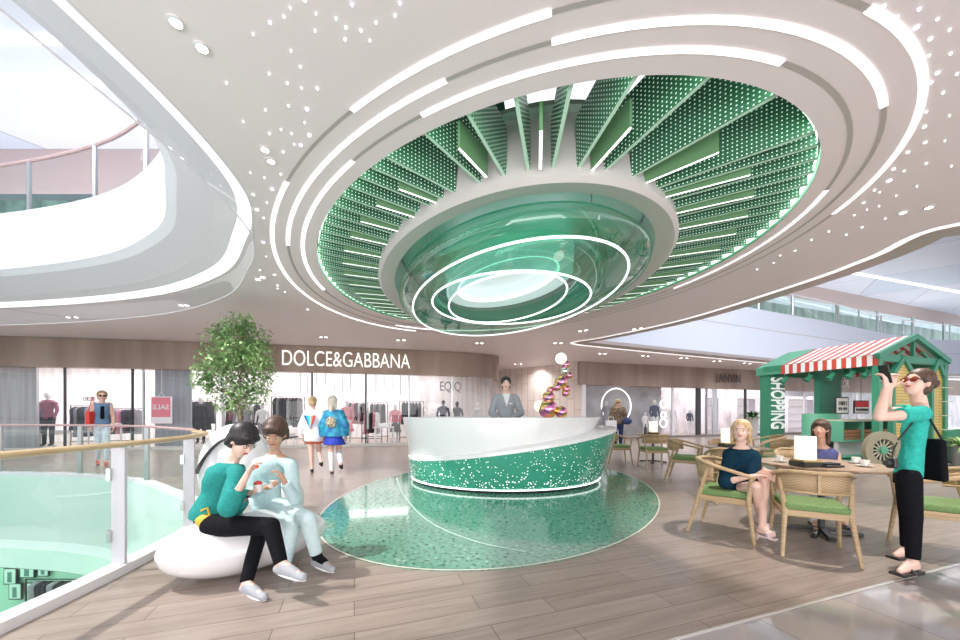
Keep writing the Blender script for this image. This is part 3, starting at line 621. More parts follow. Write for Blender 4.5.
rack(70,96,1.2,1.55,['navy','grey','black'],[.95,1.2],'behind the denim vest woman',LL)
rack(105,143,1.3,1.45,['black','black','grey','pink','navy'],[.75,.95],'left of the sale sign',LL)
rack(272,305,1.2,1.95,['black','grey','black'],[1.2,.95],'right of the tree',LL)
rack(346,368,1.3,1.75,['black','pink','black','white'],[.75,.95],'right of the blue jacket walker',LL)
rack(368,388,2.2,1.75,['black','grey'],[.95,1.2],'mid left boutique',LL)
rack(362,382,.8,1.35,['pink','white','black'],[.95,.75],'low in front of the pink clothes',LL)
rack(400,424,1.4,1.8,['black','navy','grey'],[.95,1.2],'left of the reception desk top',LL)
rack(224,262,2.4,1.7,['black','plum','grey','white'],[.95,.75],'behind the tree foliage',LL)
def at(line, px, dy):
    a = on_line(line,px); k = (a[1]+dy)/a[1]; return a[0]*k, a[1]+dy
for px,dy,h,tc_,bc,lb,sk in ((31,.8,1.75,'navy','black','headless look dark coat mannequin at the far left window',0),(49,.7,2.0,'plum','black','taller mannequin in a plum and black jacket at the far left window',0),(202,.9,1.85,'black','black','mannequin in a black coat left of the tree trunk',0),(247,.7,1.6,'grey','black','mannequin in grey with green bag under the tree',0),(263,.6,1.6,'white','grey','mannequin in a white jacket right of the tree trunk',0),(347,.7,1.75,'pink','pink','mannequin in a pink dress right of the walkers',1),(395,.6,1.6,'pink','grey','mannequin in a pink striped dress near the desk',1),(443,.7,1.8,'navy','black','left mannequin in navy under the grey wall letters',0),(457,.7,1.75,'grey','black','second mannequin in patterned grey under the grey wall letters',0),(478,.7,1.7,'white','plum','mannequin in a white top beside the fascia end',0)):
    x,y = at(LL,px,dy); mannequin(x,y,.12,h,cl[tc_],cl[bc],lb,R(10),dshell if px in (443,457,31) else None,None,bool(sk))
for px,dy,h,tc_,bc,lb in ((606,.6,1.9,'grey','grey','mannequin at the left inside the big glowing ring'),(621,.7,2.0,'grey','white','mannequin at the right inside the big glowing ring'),(643,.5,1.3,'white','white','low seated looking white mannequin beside the glowing rings'),(656,.6,2.0,'navy','white','mannequin in a navy patterned jacket by the small rings'),(676,.8,1.75,'white','white','all white mannequin by the white window post'),(692,1.6,1.5,'navy','white','small mannequin in blue deeper in the right boutique')):
    x,y = at(rt_line,px,dy); mannequin(x,y,.1,h,cl[tc_],cl[bc],lb,R(15))
for px,dy,w_,h_,c,lb in ((62,1.2,1.0,.55,'cream','low cream display plinth in the far left window'),(110,1.0,1.1,.8,'pink','pink and white display table left of the sale sign'),(384,.25,.8,.75,'white','white display table with thin legs in the left boutique'),(255,.9,.8,.4,'grey','low grey plinth under the tree'),(290,.8,.5,.35,'black','small black box behind the white jacket walker')):
    x,y = at(LL,px,dy); t = thing('display_table', lb, 'table', (x,y,.12 if 0 else 0), R(12))
    MB().box((0,0,h_),(w_,.6,.05)).build('table_top', cl[c], t, .01)
    for sx in (-1,1):
        for sy in (-1,1): MB().box((sx*(w_/2-.04),sy*.26,h_/2),(.04,.04,h_)).build('leg', M['steel'], t)
    tag(MB().box((x,y,h_+.09),(w_*.5,.35,.12)).build('folded_clothes', cl['white']), 'stack of folded clothes on the '+lb.split(' in the')[0].split(' under')[0].split(' behind')[0].split(' left')[0], 'clothing')
# vertical hanging rods on the left store ceiling
for i in range(26):
    px = 300+i*4.2; x,y = at(LL,px,2.6+(i%3)*.3); l = .5+.5*random.random()
    tag(MB().box((x,y,2.95-l/2+.25),(.05,.03,l)).build('hanging_rod', M['whitem'] if i%2 else M['steel']), 'slim hanging rod in the left boutique', 'decoration', 'hanging rods in the left boutique')
# sale sign
x,y = on_line(LL,161.5); y -= .35; x = (161.5-480)*y/F
t = thing('sale_sign', 'pink and white sale board hanging in the left boutique window', 'sign', (x,y,2.05), R(10))
w_ = 18.5*y/F; z1 = EYE+17.5*y/F
MB().box((0,0,z1-2.05-.5*27*y/F),(w_,.03,27*y/F)).build('board', M['whitem'], t)
MB().box((0,-.02,z1-2.05-.40*27*y/F),(w_*.88,.02,19.5*y/F)).build('pink_panel', mat('pink_panel',(.80,.25,.32),.5), t)
o = text('letters','SALE',.24,M['whitem'],t,.005,bold=.004); o.rotation_euler = (R(90),0,R(180)); o.location = (0,-.04,z1-2.05-.40*27*y/F)
MB().tube([(-.1,0,z1-2.05),(0,0,z1-2.05+.15),(.1,0,z1-2.05)],.01,5).tube([(0,0,z1-2.05+.15),(0,0,FB-2.05)],.006,5).build('hanger', M['whitem'], t)
# ---------------------------------------------------------------- balustrade round the floor void
bal = thing('balustrade', 'curved glass balustrade with wooden handrail and white kerb round the floor opening at the left', 'balustrade', (-3.03,3.12,0))
OB_ = Vector((-3.03,3.12,0))
def lb(pts): return [tuple(Vector(p)-OB_) for p in pts]
vo_out = inset(void,-.14); vo_mid = inset(void,-.06)
MB().strip(lb(lvl(void,.0)), lb(lvl(void,.07))).strip(lb(lvl(void,.07)), lb(lvl(vo_out,.07))).strip(lb(lvl(vo_out,.07)), lb(lvl(vo_out,0))).build('kerb', mat('kerb_paint',(.74,.72,.74),.25), bal)
MB().strip(lb(lvl(vo_mid,.07)), lb(lvl(vo_mid,.96))).build('glass_panel', glass('rail_glass',(.95,.985,.965),.03,edge=.16), bal)
n_near = 30   # first stations belong to the near wooden handrail
near_r = [p for p in vo_mid[0:31]]
far_r = [p for p in vo_mid[30:]]
MB().tube(lb(lvl(near_r,1.04)), .045, 10, False, .55).build('wooden_handrail', M['rail'], bal)
MB().tube(lb(lvl(far_r,1.06)), .022, 8).build('far_handrail', mat('rose_metal_rail',(.62,.40,.40),.3,metal=.3), bal)
def post_at(px, far=False):
    best = None
    for i,p in enumerate(vo_mid):
        if p[1] < 1.5: continue
        if far and p[1] < 5.4: continue
        if not far and p[1] > 5.0: continue
        e = abs(480+F*p[0]/p[1]-px)
        if best is None or e < best[0]: best = (e,i)
    return best[1]
for px in (126,189):
    i = post_at(px); p = vo_mid[i]; q = vo_mid[i-1]; an = math.atan2(p[1]-q[1],p[0]-q[0])
    po = MB().box(lb([(p[0],p[1],.54)])[0], (.03,.10,.96), an).build('post', mat('post_paint_%d'%px,(.60,.58,.63),.25), bal, .004)
    m_ = MB()
    for z in (.3,.8): m_.box(lb([(p[0]-.05,p[1]-.02,z)])[0], (.05,.03,.10), an)
    m_.build('glass_clamp', M['steel'], po)
for px in (6,80,150):
    i = post_at(px, True); p = vo_mid[i]; po = MB().box(lb([(p[0],p[1],.55)])[0], (.08,.04,.98)).build('post', M['steel'], bal)
# lower level shop wall pictures and racks
for i,(px,py,w_,h_) in enumerate(((11,576,.36,.46),(28,571,.42,.36),(44,569,.3,.4),(16,591,.36,.46),(32,587,.36,.24))):
    p = P(px,py,10.1); t = thing('framed_picture', ['dark framed figure picture on the lower green wall, top row far left','picture in a dark frame on the lower green wall, second of the top row','picture on the lower green wall, third of the top row','dark framed figure picture on the lower green wall, bottom row left','small landscape picture on the lower green wall, right of the bottom row'][i], 'picture', tuple(p))
    MB().box((0,0,0),(w_,.04,h_)).build('frame', M['dark'], t); MB().box((0,-.025,0),(w_*.84,.01,h_*.86)).build('print', mat('print_%d'%i,(.55,.78,.68),.5), t)
    MB().box((0,-.035,-.02),(w_*.3,.008,h_*.6)).build('printed_figure', mat('print_fig_%d'%i,(.12,.25,.22),.5), t)
t = thing('clothes_rack', 'clothes rack against the green wall of the lower floor', 'clothes rack', tuple(P(60,600,9.7)))
MB().tube([(-.9,0,-.6),(-.9,0,.55),(.9,0,.55),(.9,0,-.6)],.02,6).build('rail', M['dark'], t)
for i in range(8):
    o = bpy.data.objects.new('hanging_garment', GC[(.95,'black')] if i%3 else GC[(.75,'grey')] if (.75,'grey') in GC else GC[(.95,'black')]); COL.objects.link(o)
    p = P(60,600,9.7); o.location = (p.x-.6+i*.16, p.y, p.z+.5); o.scale = (.8,.7,.75); o.rotation_euler = (0,0,R(60)); tag(o,'dark garment on the rack of the lower floor','clothing','garments on the lower floor rack')
# ---------------------------------------------------------------- reception desk
desk = thing('reception_desk', 'boat shaped reception desk with dotted green shell and tall white upper wall', 'reception desk', (.5,7.45,0))
OD = Vector((.5,7.45,0))
ND = 96
def dk(px_, py_, a, b, zf, n=ND):
    out = []
    for i in range(n):
        t = 2*PI*i/n; x = px_+a*math.cos(t); y = py_+b*math.sin(t); out.append(Vector((x,y,zf(x) if callable(zf) else zf))-OD)
    return out
zr = lambda x: .44+.54*max(0,min(1,(x+1.35)/3.95))**1.15
rim = dk(.62,7.44,2.06,1.74,zr); base = dk(.5,7.45,1.86,1.63,.07)
def shell_pt(i, t):
    c = math.cos(2*PI*i/ND); e = .42+.34*(c+1)/2; a, b = base[i], rim[i]
    r = t**e; return Vector((a.x+(b.x-a.x)*r, a.y+(b.y-a.y)*r, a.z+(b.z-a.z)*t))
gsh = mat('green_shell', (.03,.30,.19), .10, coat=.6); n_, l_, b_ = nodes(gsh)
tc = n_.new('ShaderNodeTexCoord'); vo = n_.new('ShaderNodeTexVoronoi'); vo.inputs['Scale'].default_value = 21; vo.inputs['Randomness'].default_value = .75
sx_ = n_.new('ShaderNodeSeparateXYZ'); l_.new(tc.outputs['Object'], sx_.inputs[0]); l_.new(tc.outputs['Object'], vo.inputs['Vector'])
mr = n_.new('ShaderNodeMapRange'); mr.inputs[1].default_value = .05; mr.inputs[2].default_value = .85; mr.inputs[3].default_value = .25; mr.inputs[4].default_value = .10
l_.new(sx_.outputs['Z'], mr.inputs[0])
no = n_.new('ShaderNodeTexNoise'); no.inputs['Scale'].default_value = 3; l_.new(tc.outputs['Object'], no.inputs['Vector'])
ml0 = n_.new('ShaderNodeMath'); ml0.operation = 'MULTIPLY'; l_.new(mr.outputs[0], ml0.inputs[0]); l_.new(no.outputs['Fac'], ml0.inputs[1])
ml1 = n_.new('ShaderNodeMath'); ml1.operation = 'MULTIPLY'; ml1.inputs[1].default_value = 2.15; l_.new(ml0.outputs[0], ml1.inputs[0])
lt = n_.new('ShaderNodeMath'); lt.operation = 'LESS_THAN'; l_.new(vo.outputs['Distance'], lt.inputs[0]); l_.new(ml1.outputs[0], lt.inputs[1])
mx = n_.new('ShaderNodeMix'); mx.data_type = 'RGBA'; mx.inputs[6].default_value = (.05,.36,.24,1); mx.inputs[7].default_value = (.9,1,.95,1)
l_.new(lt.outputs[0], mx.inputs[0]); l_.new(mx.outputs[2], b_.inputs['Base Color']); b_.inputs['Emission Color'].default_value = (.9,1,.95,1)
m2 = n_.new('ShaderNodeMath'); m2.operation = 'MULTIPLY'; m2.inputs[1].default_value = .9; l_.new(lt.outputs[0], m2.inputs[0]); l_.new(m2.outputs[0], b_.inputs['Emission Strength'])
m_ = MB(); prev = None
for s in range(13):
    cur = [shell_pt(i, s/12) for i in range(ND)]
    if prev: m_.strip(prev, cur)
    prev = cur
m_.build('green_shell', gsh, desk)
MB().strip(dk(.5,7.45,1.80,1.57,.0), [v+Vector((0,0,.0)) for v in base]).build('plinth', M['dark'], desk)
MB().tube([shell_pt(i,.015)+Vector((0,0,-.01)) for i in range(ND)], .013, 6, True).build('bottom_light', mat('desk_led',(1,1,1),.4,emit=(.9,1,.96),es=1.5), desk)
wall_b = dk(.42,7.46,1.84,1.66,lambda x: zr(x)+.10); wall_t = dk(.42,7.46,1.97,1.70,1.21)
m_ = MB(); o1 = [v+Vector((0,0,.055)) for v in rim]; m_.strip(rim, o1); m_.strip(o1, [Vector((v.x*.975,v.y*.975,v.z+.015)) for v in o1]); m_.strip([Vector((v.x*.975,v.y*.975,v.z+.015)) for v in o1], wall_b)
m_.build('ledge', M['white'], desk)
m_ = MB(); m_.strip(wall_b, wall_t); ti = dk(.42,7.5,1.70,1.40,1.21); m_.strip(wall_t, [v+Vector((0,0,.02)) for v in wall_t]); m_.strip([v+Vector((0,0,.02)) for v in wall_t],[v+Vector((0,0,.02)) for v in ti]); m_.strip([v+Vector((0,0,.02)) for v in ti], dk(.42,7.5,1.68,1.38,.3)); m_.poly(dk(.42,7.5,1.68,1.38,.3))
m_.build('upper_wall', M['white'], desk)
# ---------------------------------------------------------------- sphere lamp on the desk
iri = mat('iridescent_mirror', (.9,.4,.6), .04, metal=1); n_, l_, b_ = nodes(iri)
tc = n_.new('ShaderNodeTexCoord'); sp = n_.new('ShaderNodeSeparateXYZ'); l_.new(tc.outputs['Normal'], sp.inputs[0])
ad = n_.new('ShaderNodeMath'); ad.operation = 'MULTIPLY_ADD'; ad.inputs[1].default_value = .5; ad.inputs[2].default_value = .5
mx0 = n_.new('ShaderNodeMath'); l_.new(sp.outputs['Z'], mx0.inputs[0]); l_.new(sp.outputs['X'], mx0.inputs[1]); mx0.operation = 'SUBTRACT'; l_.new(mx0.outputs[0], ad.inputs[0])
rp = n_.new('ShaderNodeValToRGB'); e = rp.color_ramp.elements; e[0].position = .1; e[0].color = (.95,.62,.2,1); e[1].position = .9; e[1].color = (.85,.6,.25,1); rp.color_ramp.elements.new(.35).color = (.95,.35,.6,1); rp.color_ramp.elements.new(.65).color = (.45,.12,.4,1)
l_.new(ad.outputs[0], rp.inputs[0]); l_.new(rp.outputs[0], b_.inputs['Base Color'])
globe = mat('glowing_globe', (1,1,1), .3, emit=(1,.95,.82), es=1.0); clear = mat('silver_ball', (.75,.8,.75), .05, metal=1)
DS = 6.05; root = P(547,421,DS); root.z = 1.235
sl = thing('sphere_lamp', 'stacked pink and gold mirror ball lamp with two glowing globes on the reception desk', 'lamp', tuple(root))
pts_ = []
for i,(x,y,r,k) in enumerate(((292,132,36,1),(323,175,28,0),(318,220,25,2),(348,252,24,0),(292,298,40,0),(328,348,27,0),(324,378,25,0),(262,335,27,0),(215,355,22,0),(202,408,40,0),(138,470,35,1),(198,508,60,0),(200,450,16,0),(293,552,38,0),(285,510,22,0))):
    p = P(520+x/7.11, 340+y/7.11, DS+[0,.02,-.02,.03,0,.04,.02,-.02,.03,0,.05,0,.02,-.03,.03][i])-root
    if i in (11,13): p.z = max(p.z, r/7.11*DS/F)
    MB().ell((0,0,0), r*1.12/7.11*DS/F, None, 24, 16).build('globe' if k==1 else 'mirror_ball', (iri,globe,clear)[k], sl).location = p
    if k == 0 or k == 1: pts_.append(p)
MB().tube([pts_[0],pts_[1],pts_[3-1],pts_[3],pts_[6],pts_[7],pts_[8],pts_[10],Vector((0,0,.0))], .008, 6).build('stem', M['steel'], sl)
# ---------------------------------------------------------------- white sculptural seats
gw = mat('glossy_white_seat', (.78,.77,.79), .08, coat=.8)
bc = Vector((-1.94,3.10,.225)); b_ax = Vector((.89,.86,0)); bang = math.atan2(b_ax.y,b_ax.x)
o = MB().ell((0,0,0),(.62,.37,.238), None, 48, 28).build('pebble_bench', gw); o.location = bc+Vector((0,0,.005)); o.rotation_euler = (0,0,bang)
tag(o, 'low glossy white pebble shaped bench the two women sit on', 'bench')
for v in o.data.vertices:
    v.co.z = max(v.co.z, -.229); v.co.z *= 1-.12*(v.co.x/.62); v.co.y *= 1+.12*(-v.co.x/.62)
p = P(238,470,4.6)
t = thing('sculpture_seat', 'tall white rounded sculpture seat with a black band behind the two women', 'seat', (p.x,p.y,0), R(10))
MB().ell((-.02,0,.60),(.42,.28,.57), None, 32, 20).ell((.66,-.28,.26),(.20,.20,.25)).ell((.20,0,.20),(.50,.30,.20)).build('body', gw, t)
bp_ = []
for k in range(12):
    x = -.37+.034*k; z = .58+.42*math.sin(k/11*PI/2); q = 1-((x+.02)/.42)**2-((z-.60)/.57)**2; bp_.append((x,-.28*math.sqrt(max(q,0))-.004,z))
m_ = MB().tube(bp_, .042, 8, False, .35)
m_.build('black_band', M['dark'], t)
# ---------------------------------------------------------------- tree
tr = thing('indoor_tree', 'slender leafy green tree in a white pot near the left boutique', 'tree', tuple(P(240,414,8.0).xy.to_3d()))
to = tr.location.copy(); bark = noisy(mat('bark',(.25,.18,.12),.8),(.18,.13,.09),(.36,.28,.2),20)
MB().lathe((0,0,0),[(.22,0),(.28,.5),(.25,.5),(.24,.44),(0,.44)],28).build('pot', M['white'], tr)
m_ = MB(); m_.tube([(0,0,.4),(.02,0,1.0),(-.03,.02,1.6),(.02,0,2.3),(0,0,3.1)],[.035,.03,.026,.02,.01],8)
cl_ = []
def wp(px,py,dy=0): return P(px,py,8.0+dy)-Vector((to.x,to.y,0))
clusters = [(236,325,14,12),(222,335,16,12),(252,340,18,16),(232,352,26,18),(258,356,15,14),(215,366,18,14),(240,370,28,18),(262,374,14,16),(205,378,12,14),(250,392,22,14),(228,388,22,14),(235,404,20,10),(245,322,10,10)]
for x,y,rx,ry in clusters:
    c = wp(x,y,random.uniform(-.3,.3)); cl_.append((c,rx*8/F,ry*8/F)); m_.tube([(0,0,max(.9,c.z-.6)),(c.x*.5,c.y*.5,c.z-.25),tuple(c)],[.014,.010,.005],5)
m_.build('trunk', bark, tr)
lf = MB(); rng = random.Random(3)
for c,rx,ry in cl_:
    for k in range(int(520*rx*ry/.12)):
        d = Vector((rng.gauss(0,.5),rng.gauss(0,.5),rng.gauss(0,.5)))
        if d.length > 1.15: continue
        p = c+Vector((d.x*rx,d.y*rx,d.z*ry)); a = Vector((rng.uniform(-1,1),rng.uniform(-1,1),rng.uniform(-.9,.3))).normalized(); s = a.cross(Vector((rng.uniform(-.4,.4),rng.uniform(-.4,.4),1))).normalized(); l = rng.uniform(.07,.13)
        lf.add([p, p+a*l*.5+s*l*.22, p+a*l, p+a*l*.5-s*l*.22], [[0,1,2,3]])
leafm = noisy(mat('tree_leaf',(.2,.42,.12),.5),(.12,.30,.08),(.46,.64,.30),2.5,detail=2)
tag(lf.build('foliage', leafm, tr), kind='stuff')
# ---------------------------------------------------------------- cafe furniture
rat = mat('rattan', (.55,.40,.24), .6); n_, l_, b_ = nodes(rat)
tc = n_.new('ShaderNodeTexCoord'); ck = n_.new('ShaderNodeTexChecker'); ck.inputs['Scale'].default_value = 85; ck.inputs[1].default_value = (.56,.40,.24,1); ck.inputs[2].default_value = (.34,.23,.13,1)
l_.new(tc.outputs['Object'], ck.inputs[0]); l_.new(ck.outputs[0], b_.inputs['Base Color'])
def make_chair():
    t = thing('armchair', 'x', 'chair')
    U = []
    for k in range(21):
        a = PI+PI*k/20; x = .30*math.cos(a); y = -.02+.25*math.sin(a); U.append((x,y))
    path = [(-.29,.30),(-.30,.15)]+U+[(.30,.15),(.29,.30)]
    def hz_(y): return .655+.135*max(0,min(1,(.30-y)/.50))**1.0
    MB().tube([(x,y,hz_(y)) for x,y in path], .024, 8, False, .8).build('top_rail', M['woodl'], t)
    U2 = [(x*.97,y*.97) for x,y in path[3:-3]]
    MB().tube([(x,y,.60+.02*max(0,-y)) for x,y in U2], .018, 8, False, .8).build('lower_rail', M['woodl'], t)
    n = len(U2); m = MB(); top = [(x*.99,y*.99,hz_(y)-.01) for x,y in U2]; bot = [(x,y,.60) for x,y in U2]
    m.strip(top, bot, False); m.build('rattan_back', rat, t, solid=.012)
    m = MB(); m.bar((0,-.265,.60),(0,-.27,.79),.022,.03); m.build('back_slat', M['woodl'], t)
    for sx in (-1,1):
        MB().tube([(sx*.29,.27,.665),(sx*.265,.24,.42),(sx*.29,.29,0)],[.019,.024,.016],8).build('leg', M['woodl'], t)
        MB().tube([(sx*.27,-.12,.71),(sx*.24,-.20,.42),(sx*.28,-.31,0)],[.017,.024,.016],8).build('leg', M['woodl'], t)
    m = MB(); m.box((0,.23,.395),(.48,.03,.06)).box((0,-.20,.395),(.46,.03,.06)).box((-.25,.02,.395),(.03,.42,.06)).box((.25,.02,.395),(.03,.42,.06)); m.build('seat_frame', M['woodl'], t, .006)
    MB().box((0,.02,.455),(.50,.48,.075)).build('cushion', M['cushion'], t, .028, 3)
    return t
chair0 = make_chair()
def put(o, x, y, f, label, z=0):
    o.location = (x,y,z); o.rotation_euler = (0,0,math.atan2(f[1],f[0])-PI/2); o['label'] = label; return o
spots_ = [(2.70,4.0,(.70,-.71),'wooden rattan armchair the blonde woman in navy sits on'),
 (3.11,3.43,(.50,.87),'wooden rattan armchair in front of the big round table, back to the viewer'),
 (4.26,3.36,(-.77,.64),'wooden rattan armchair at the right edge behind the standing woman'),
 (4.42,4.98,(-.45,-.9),'wooden rattan armchair the woman in the purple top sits on'),
 (5.72,6.9,(-.97,-.25),'wooden rattan armchair in front of the green SHOPPING pillar'),
 (6.75,8.45,(-.9,.3),'wooden rattan armchair right against the foot of the green kiosk pillar'),
 (3.95,7.05,(.80,-.60),'wooden rattan armchair standing alone between the two small tables'),
 (4.22,8.85,(.1,1),'wooden rattan armchair at the farthest table with its back to the viewer'),
 (3.62,9.6,(1,-.1),'wooden rattan armchair beside the right tip of the reception desk'),
 (4.72,6.95,(-.5,-.86),'wooden rattan armchair behind the middle table'),
 (3.75,5.42,(.35,1),'wooden rattan armchair directly behind the blonde woman at the middle table')]
for i,(x,y,f,lb_) in enumerate(spots_): put(chair0 if i==0 else copy_tree(chair0), x, y, f, lb_)
for o in SC.objects:
    if o.get('label','').startswith('wooden rattan armchair in front of the big'): o.scale = (.93,.93,.97)
tabw = noisy(mat('table_wood',(.45,.30,.20),.3),(.34,.22,.14),(.52,.36,.25),3,(1,8,1))
def make_table(x, y, r, label):
    t = thing('cafe_table', label, 'table', (x,y,0))
    MB().lathe((0,0,0),[(r-.03,.72),(r,.735),(r,.75),(0,.752)],48).build('table_top', tabw, t)
    MB().tube([(0,0,.02),(0,0,.72)],.03,10).build('column', M['dark'], t)
    for k in range(4):
        a = PI/4+k*PI/2+.3; MB().bar((0,0,.05),(.33*math.cos(a),.33*math.sin(a),.02),.06,.035).build('foot', M['dark'], t); MB().bar((.02*math.cos(a),.02*math.sin(a),.68),(.25*math.cos(a),.25*math.sin(a),.705),.04,.02).build('bracket', M['dark'], t)
    return t
shade = mat('lamp_shade', (.95,.93,.88), .6); n_, l_, b_ = nodes(shade)
b_.inputs['Emission Color'].default_value = (1,.90,.78,1); b_.inputs['Emission Strength'].default_value = .75
def make_lamp(x, y, label, s=1):
    t = thing('table_lamp', label, 'lamp', (x,y,.753))
    MB().box((0,0,.025),(.19*s,.19*s,.05)).build('base', M['dark'], t, .005)
    MB().box((0,0,.06),(.17*s,.17*s,.02)).build('brass_plate', mat('brass',(.6,.42,.15),.3,metal=.8), t)
    MB().lathe((0,0,.07),[(.088*s,0),(.088*s,.235*s)],32).build('shade', shade, t)
    return t
make_table(3.72,3.98,.57,'large round wooden cafe table between the seated women')
make_table(4.2,6.0,.45,'smaller round wooden cafe table behind the blonde woman')
make_table(4.62,9.75,.45,'farthest round wooden cafe table near the right boutique')
make_lamp(3.36,3.77,'glowing white drum lamp on the large round table')
make_lamp(4.05,5.98,'glowing white drum lamp on the smaller middle table')
make_lamp(4.58,9.65,'glowing white drum lamp on the farthest table',1.15)
por = mat('porcelain',(.85,.85,.83),.2,coat=.3)
def cup(x, y, label):
    t = thing('coffee_cup', label, 'cup', (x,y,.753)); MB().lathe((0,0,0),[(.03,0),(.07,.008),(.072,.014),(.0,.01)],24).build('saucer', por, t)
    m = MB().lathe((0,0,.01),[(.022,0),(.035,.03),(.04,.055),(.037,.055),(.03,.02),(0,.015)],20); m.build('cup', por, t)
    MB().tube([(.036,0,.05),(.058,0,.045),(.055,0,.028),(.034,0,.026)],.005,6).build('handle', por, t)
cup(3.95,3.75,'white coffee cup and saucer on the right of the large table'); cup(4.12,4.0,'white coffee cup at the right rim of the large table'); cup(3.38,4.12,'white coffee cup left of the glowing lamp')
t = thing('serving_tray', 'dark tray with folded napkins in front of the glowing lamp', 'tray', (3.55,3.72,.753), .2)
MB().box((0,0,.01),(.22,.14,.02)).build('tray', M['dark'], t, .004); MB().box((0,0,.03),(.18,.1,.02)).build('napkins', cl['black'], t, .004)
o = MB().lathe((0,0,0),[(.035,0),(.036,.17),(.012,.22),(.013,.28),(0,.28)],16).build('wine_bottle', M['dark']); o.location = (4.33,9.55,.753); tag(o,'dark bottle beside the lamp on the farthest table','bottle')
# ---------------------------------------------------------------- green market kiosk
KN = Vector((9.36,8.6,0)); KU = Vector((-.315,.949,0)).normalized(); KV = Vector((.949,.315,0)).normalized()
ki = thing('market_kiosk', 'green market kiosk on wheels with a red and white striped awning roof', 'kiosk', tuple(KN), math.atan2(KV.y,KV.x))
# local frame: x along the gable (KV), y along the long side (KU), z up
LEN, WID = 2.52, 2.8
gr = M['green']; gl2 = mat('kiosk_green_light', (.12,.42,.27), .35); redm = mat('awning_red', (.55,.07,.04), .6); whm = mat('awning_white', (.82,.80,.78), .6)
olive = mat('wheel_olive', (.36,.33,.22), .45); cream = mat('cream_edge', (.60,.60,.45), .4); yel = mat('yellow_panel', (.80,.58,.18), .5)
yn,yl,yb = nodes(yel); ytc = yn.new('ShaderNodeTexCoord'); ymp = yn.new('ShaderNodeMapping'); ymp.inputs['Rotation'].default_value = (R(90),0,0); ybr = yn.new('ShaderNodeTexBrick'); ybr.offset = 0
for k_,v_ in (('Scale',1),('Brick Width',.07),('Row Height',.07),('Mortar Size',.02),('Mortar Smooth',0)): ybr.inputs[k_].default_value = v_
ybr.inputs['Color1'].default_value = ybr.inputs['Color2'].default_value = (.28,.19,.05,1); ybr.inputs['Mortar'].default_value = (.80,.58,.18,1)
yl.new(ytc.outputs['Object'], ymp.inputs[0]); yl.new(ymp.outputs[0], ybr.inputs['Vector']); yl.new(ybr.outputs['Color'], yb.inputs['Base Color'])
EV, RG = 2.70, 3.20
for x,y in ((0,0),(WID,0),(WID,LEN)): MB().box((x,y,EV/2),(.14,.14,EV)).build('corner_post', gr, ki, .006)
MB().box((.42,LEN+.05,EV/2-.03),(.70,.26,EV-.06)).build('sign_pillar', gr, ki, .008)
m = MB()
m.bar((0,0,EV-.08),(0,LEN,EV-.08),.12,.16).bar((WID,0,EV-.08),(WID,LEN,EV-.08),.12,.16).bar((0,0,EV-.08),(WID,0,EV-.08),.12,.16).bar((0,LEN,EV-.08),(WID,LEN,EV-.08),.12,.16).bar((0,0,EV-.42),(WID,0,EV-.42),.06,.08)
m.build('beam', gr, ki)
m = MB().bar((-.14,-.06,EV-.06),(WID/2,-.06,RG),.10,.12).bar((WID+.12,-.06,EV-.06),(WID/2,-.06,RG),.10,.12).bar((WID/2,-.02,EV-.1),(WID/2,-.02,RG-.1),.07).bar((.5,-.02,EV-.1),(1.0,-.02,RG-.38),.05).bar((WID-.5,-.02,EV-.1),(WID-1.0,-.02,RG-.38),.05)
m.build('gable_frame', gr, ki)
NS = 21; y1 = LEN-.46
def stripe_mesh():
    v=[];f=[];mi=[]
    def q(a,b,c,d,k): i=len(v); v.extend([a,b,c,d]); f.append([i,i+1,i+2,i+3]); mi.append(k)
    for k in range(NS):
        a = y1*k/NS-.05; b = y1*(k+1)/NS-.05; c = k%2
        for s in (0,1):
            xe = -.08 if s==0 else WID+.14; zt = EV-.02
            q((xe,a,zt),(xe,b,zt),(WID/2,b,RG+.04),(WID/2,a,RG+.04),c); q((xe,a,zt-.03),(xe,b,zt-.03),(WID/2,b,RG+.01),(WID/2,a,RG+.01),c)
            q((xe,a,zt),(xe,b,zt),(xe,b,zt-.25),(xe,a,zt-.25),c)
    me = bpy.data.meshes.new('awning'); me.from_pydata(v,[],f); me.materials.append(redm); me.materials.append(whm)
    for p,k in zip(me.polygons,mi): p.material_index = k
    return me
link('striped_awning', stripe_mesh(), None, ki)
m = MB()
for y0_,y1_ in ((y1-.05, LEN+.22),):
    m.add([(-.04,y0_,EV-.02),(-.04,y1_,EV-.02),(WID/2,y1_,RG+.05),(WID/2,y0_,RG+.05),(WID+.15,y0_,EV-.02),(WID+.15,y1_,EV-.02),(-.04,y0_,EV-.25),(-.04,y1_,EV-.25),(WID+.15,y0_,EV-.25),(WID+.15,y1_,EV-.25)],[[0,1,2,3],[3,2,5,4],[0,6,7,1],[4,5,9,8],[6,0,3,4,8],[7,9,5,2,1]])
m.build('green_roof_end', mat('roof_end_green',(.10,.36,.22),.5), ki)
MB().box((WID/2,LEN/2,.07),(WID,LEN,.14)).build('floor_platform', gr, ki)
MB().box((1.02,1.50,1.32),(.95,.12,2.6)).build('wall_panel', mat('kiosk_green_dark',(.03,.20,.12),.5), ki)
# curved counter
m = MB(); pts = [(.62*math.cos(a)+.62,1.55+.45*math.sin(a)) for a in [PI+PI*k/24 for k in range(25)]]
m.slab(pts,.55,1.30,False); m.poly([(x,y,1.30) for x,y in pts]); m.build('curved_counter', gl2, ki)
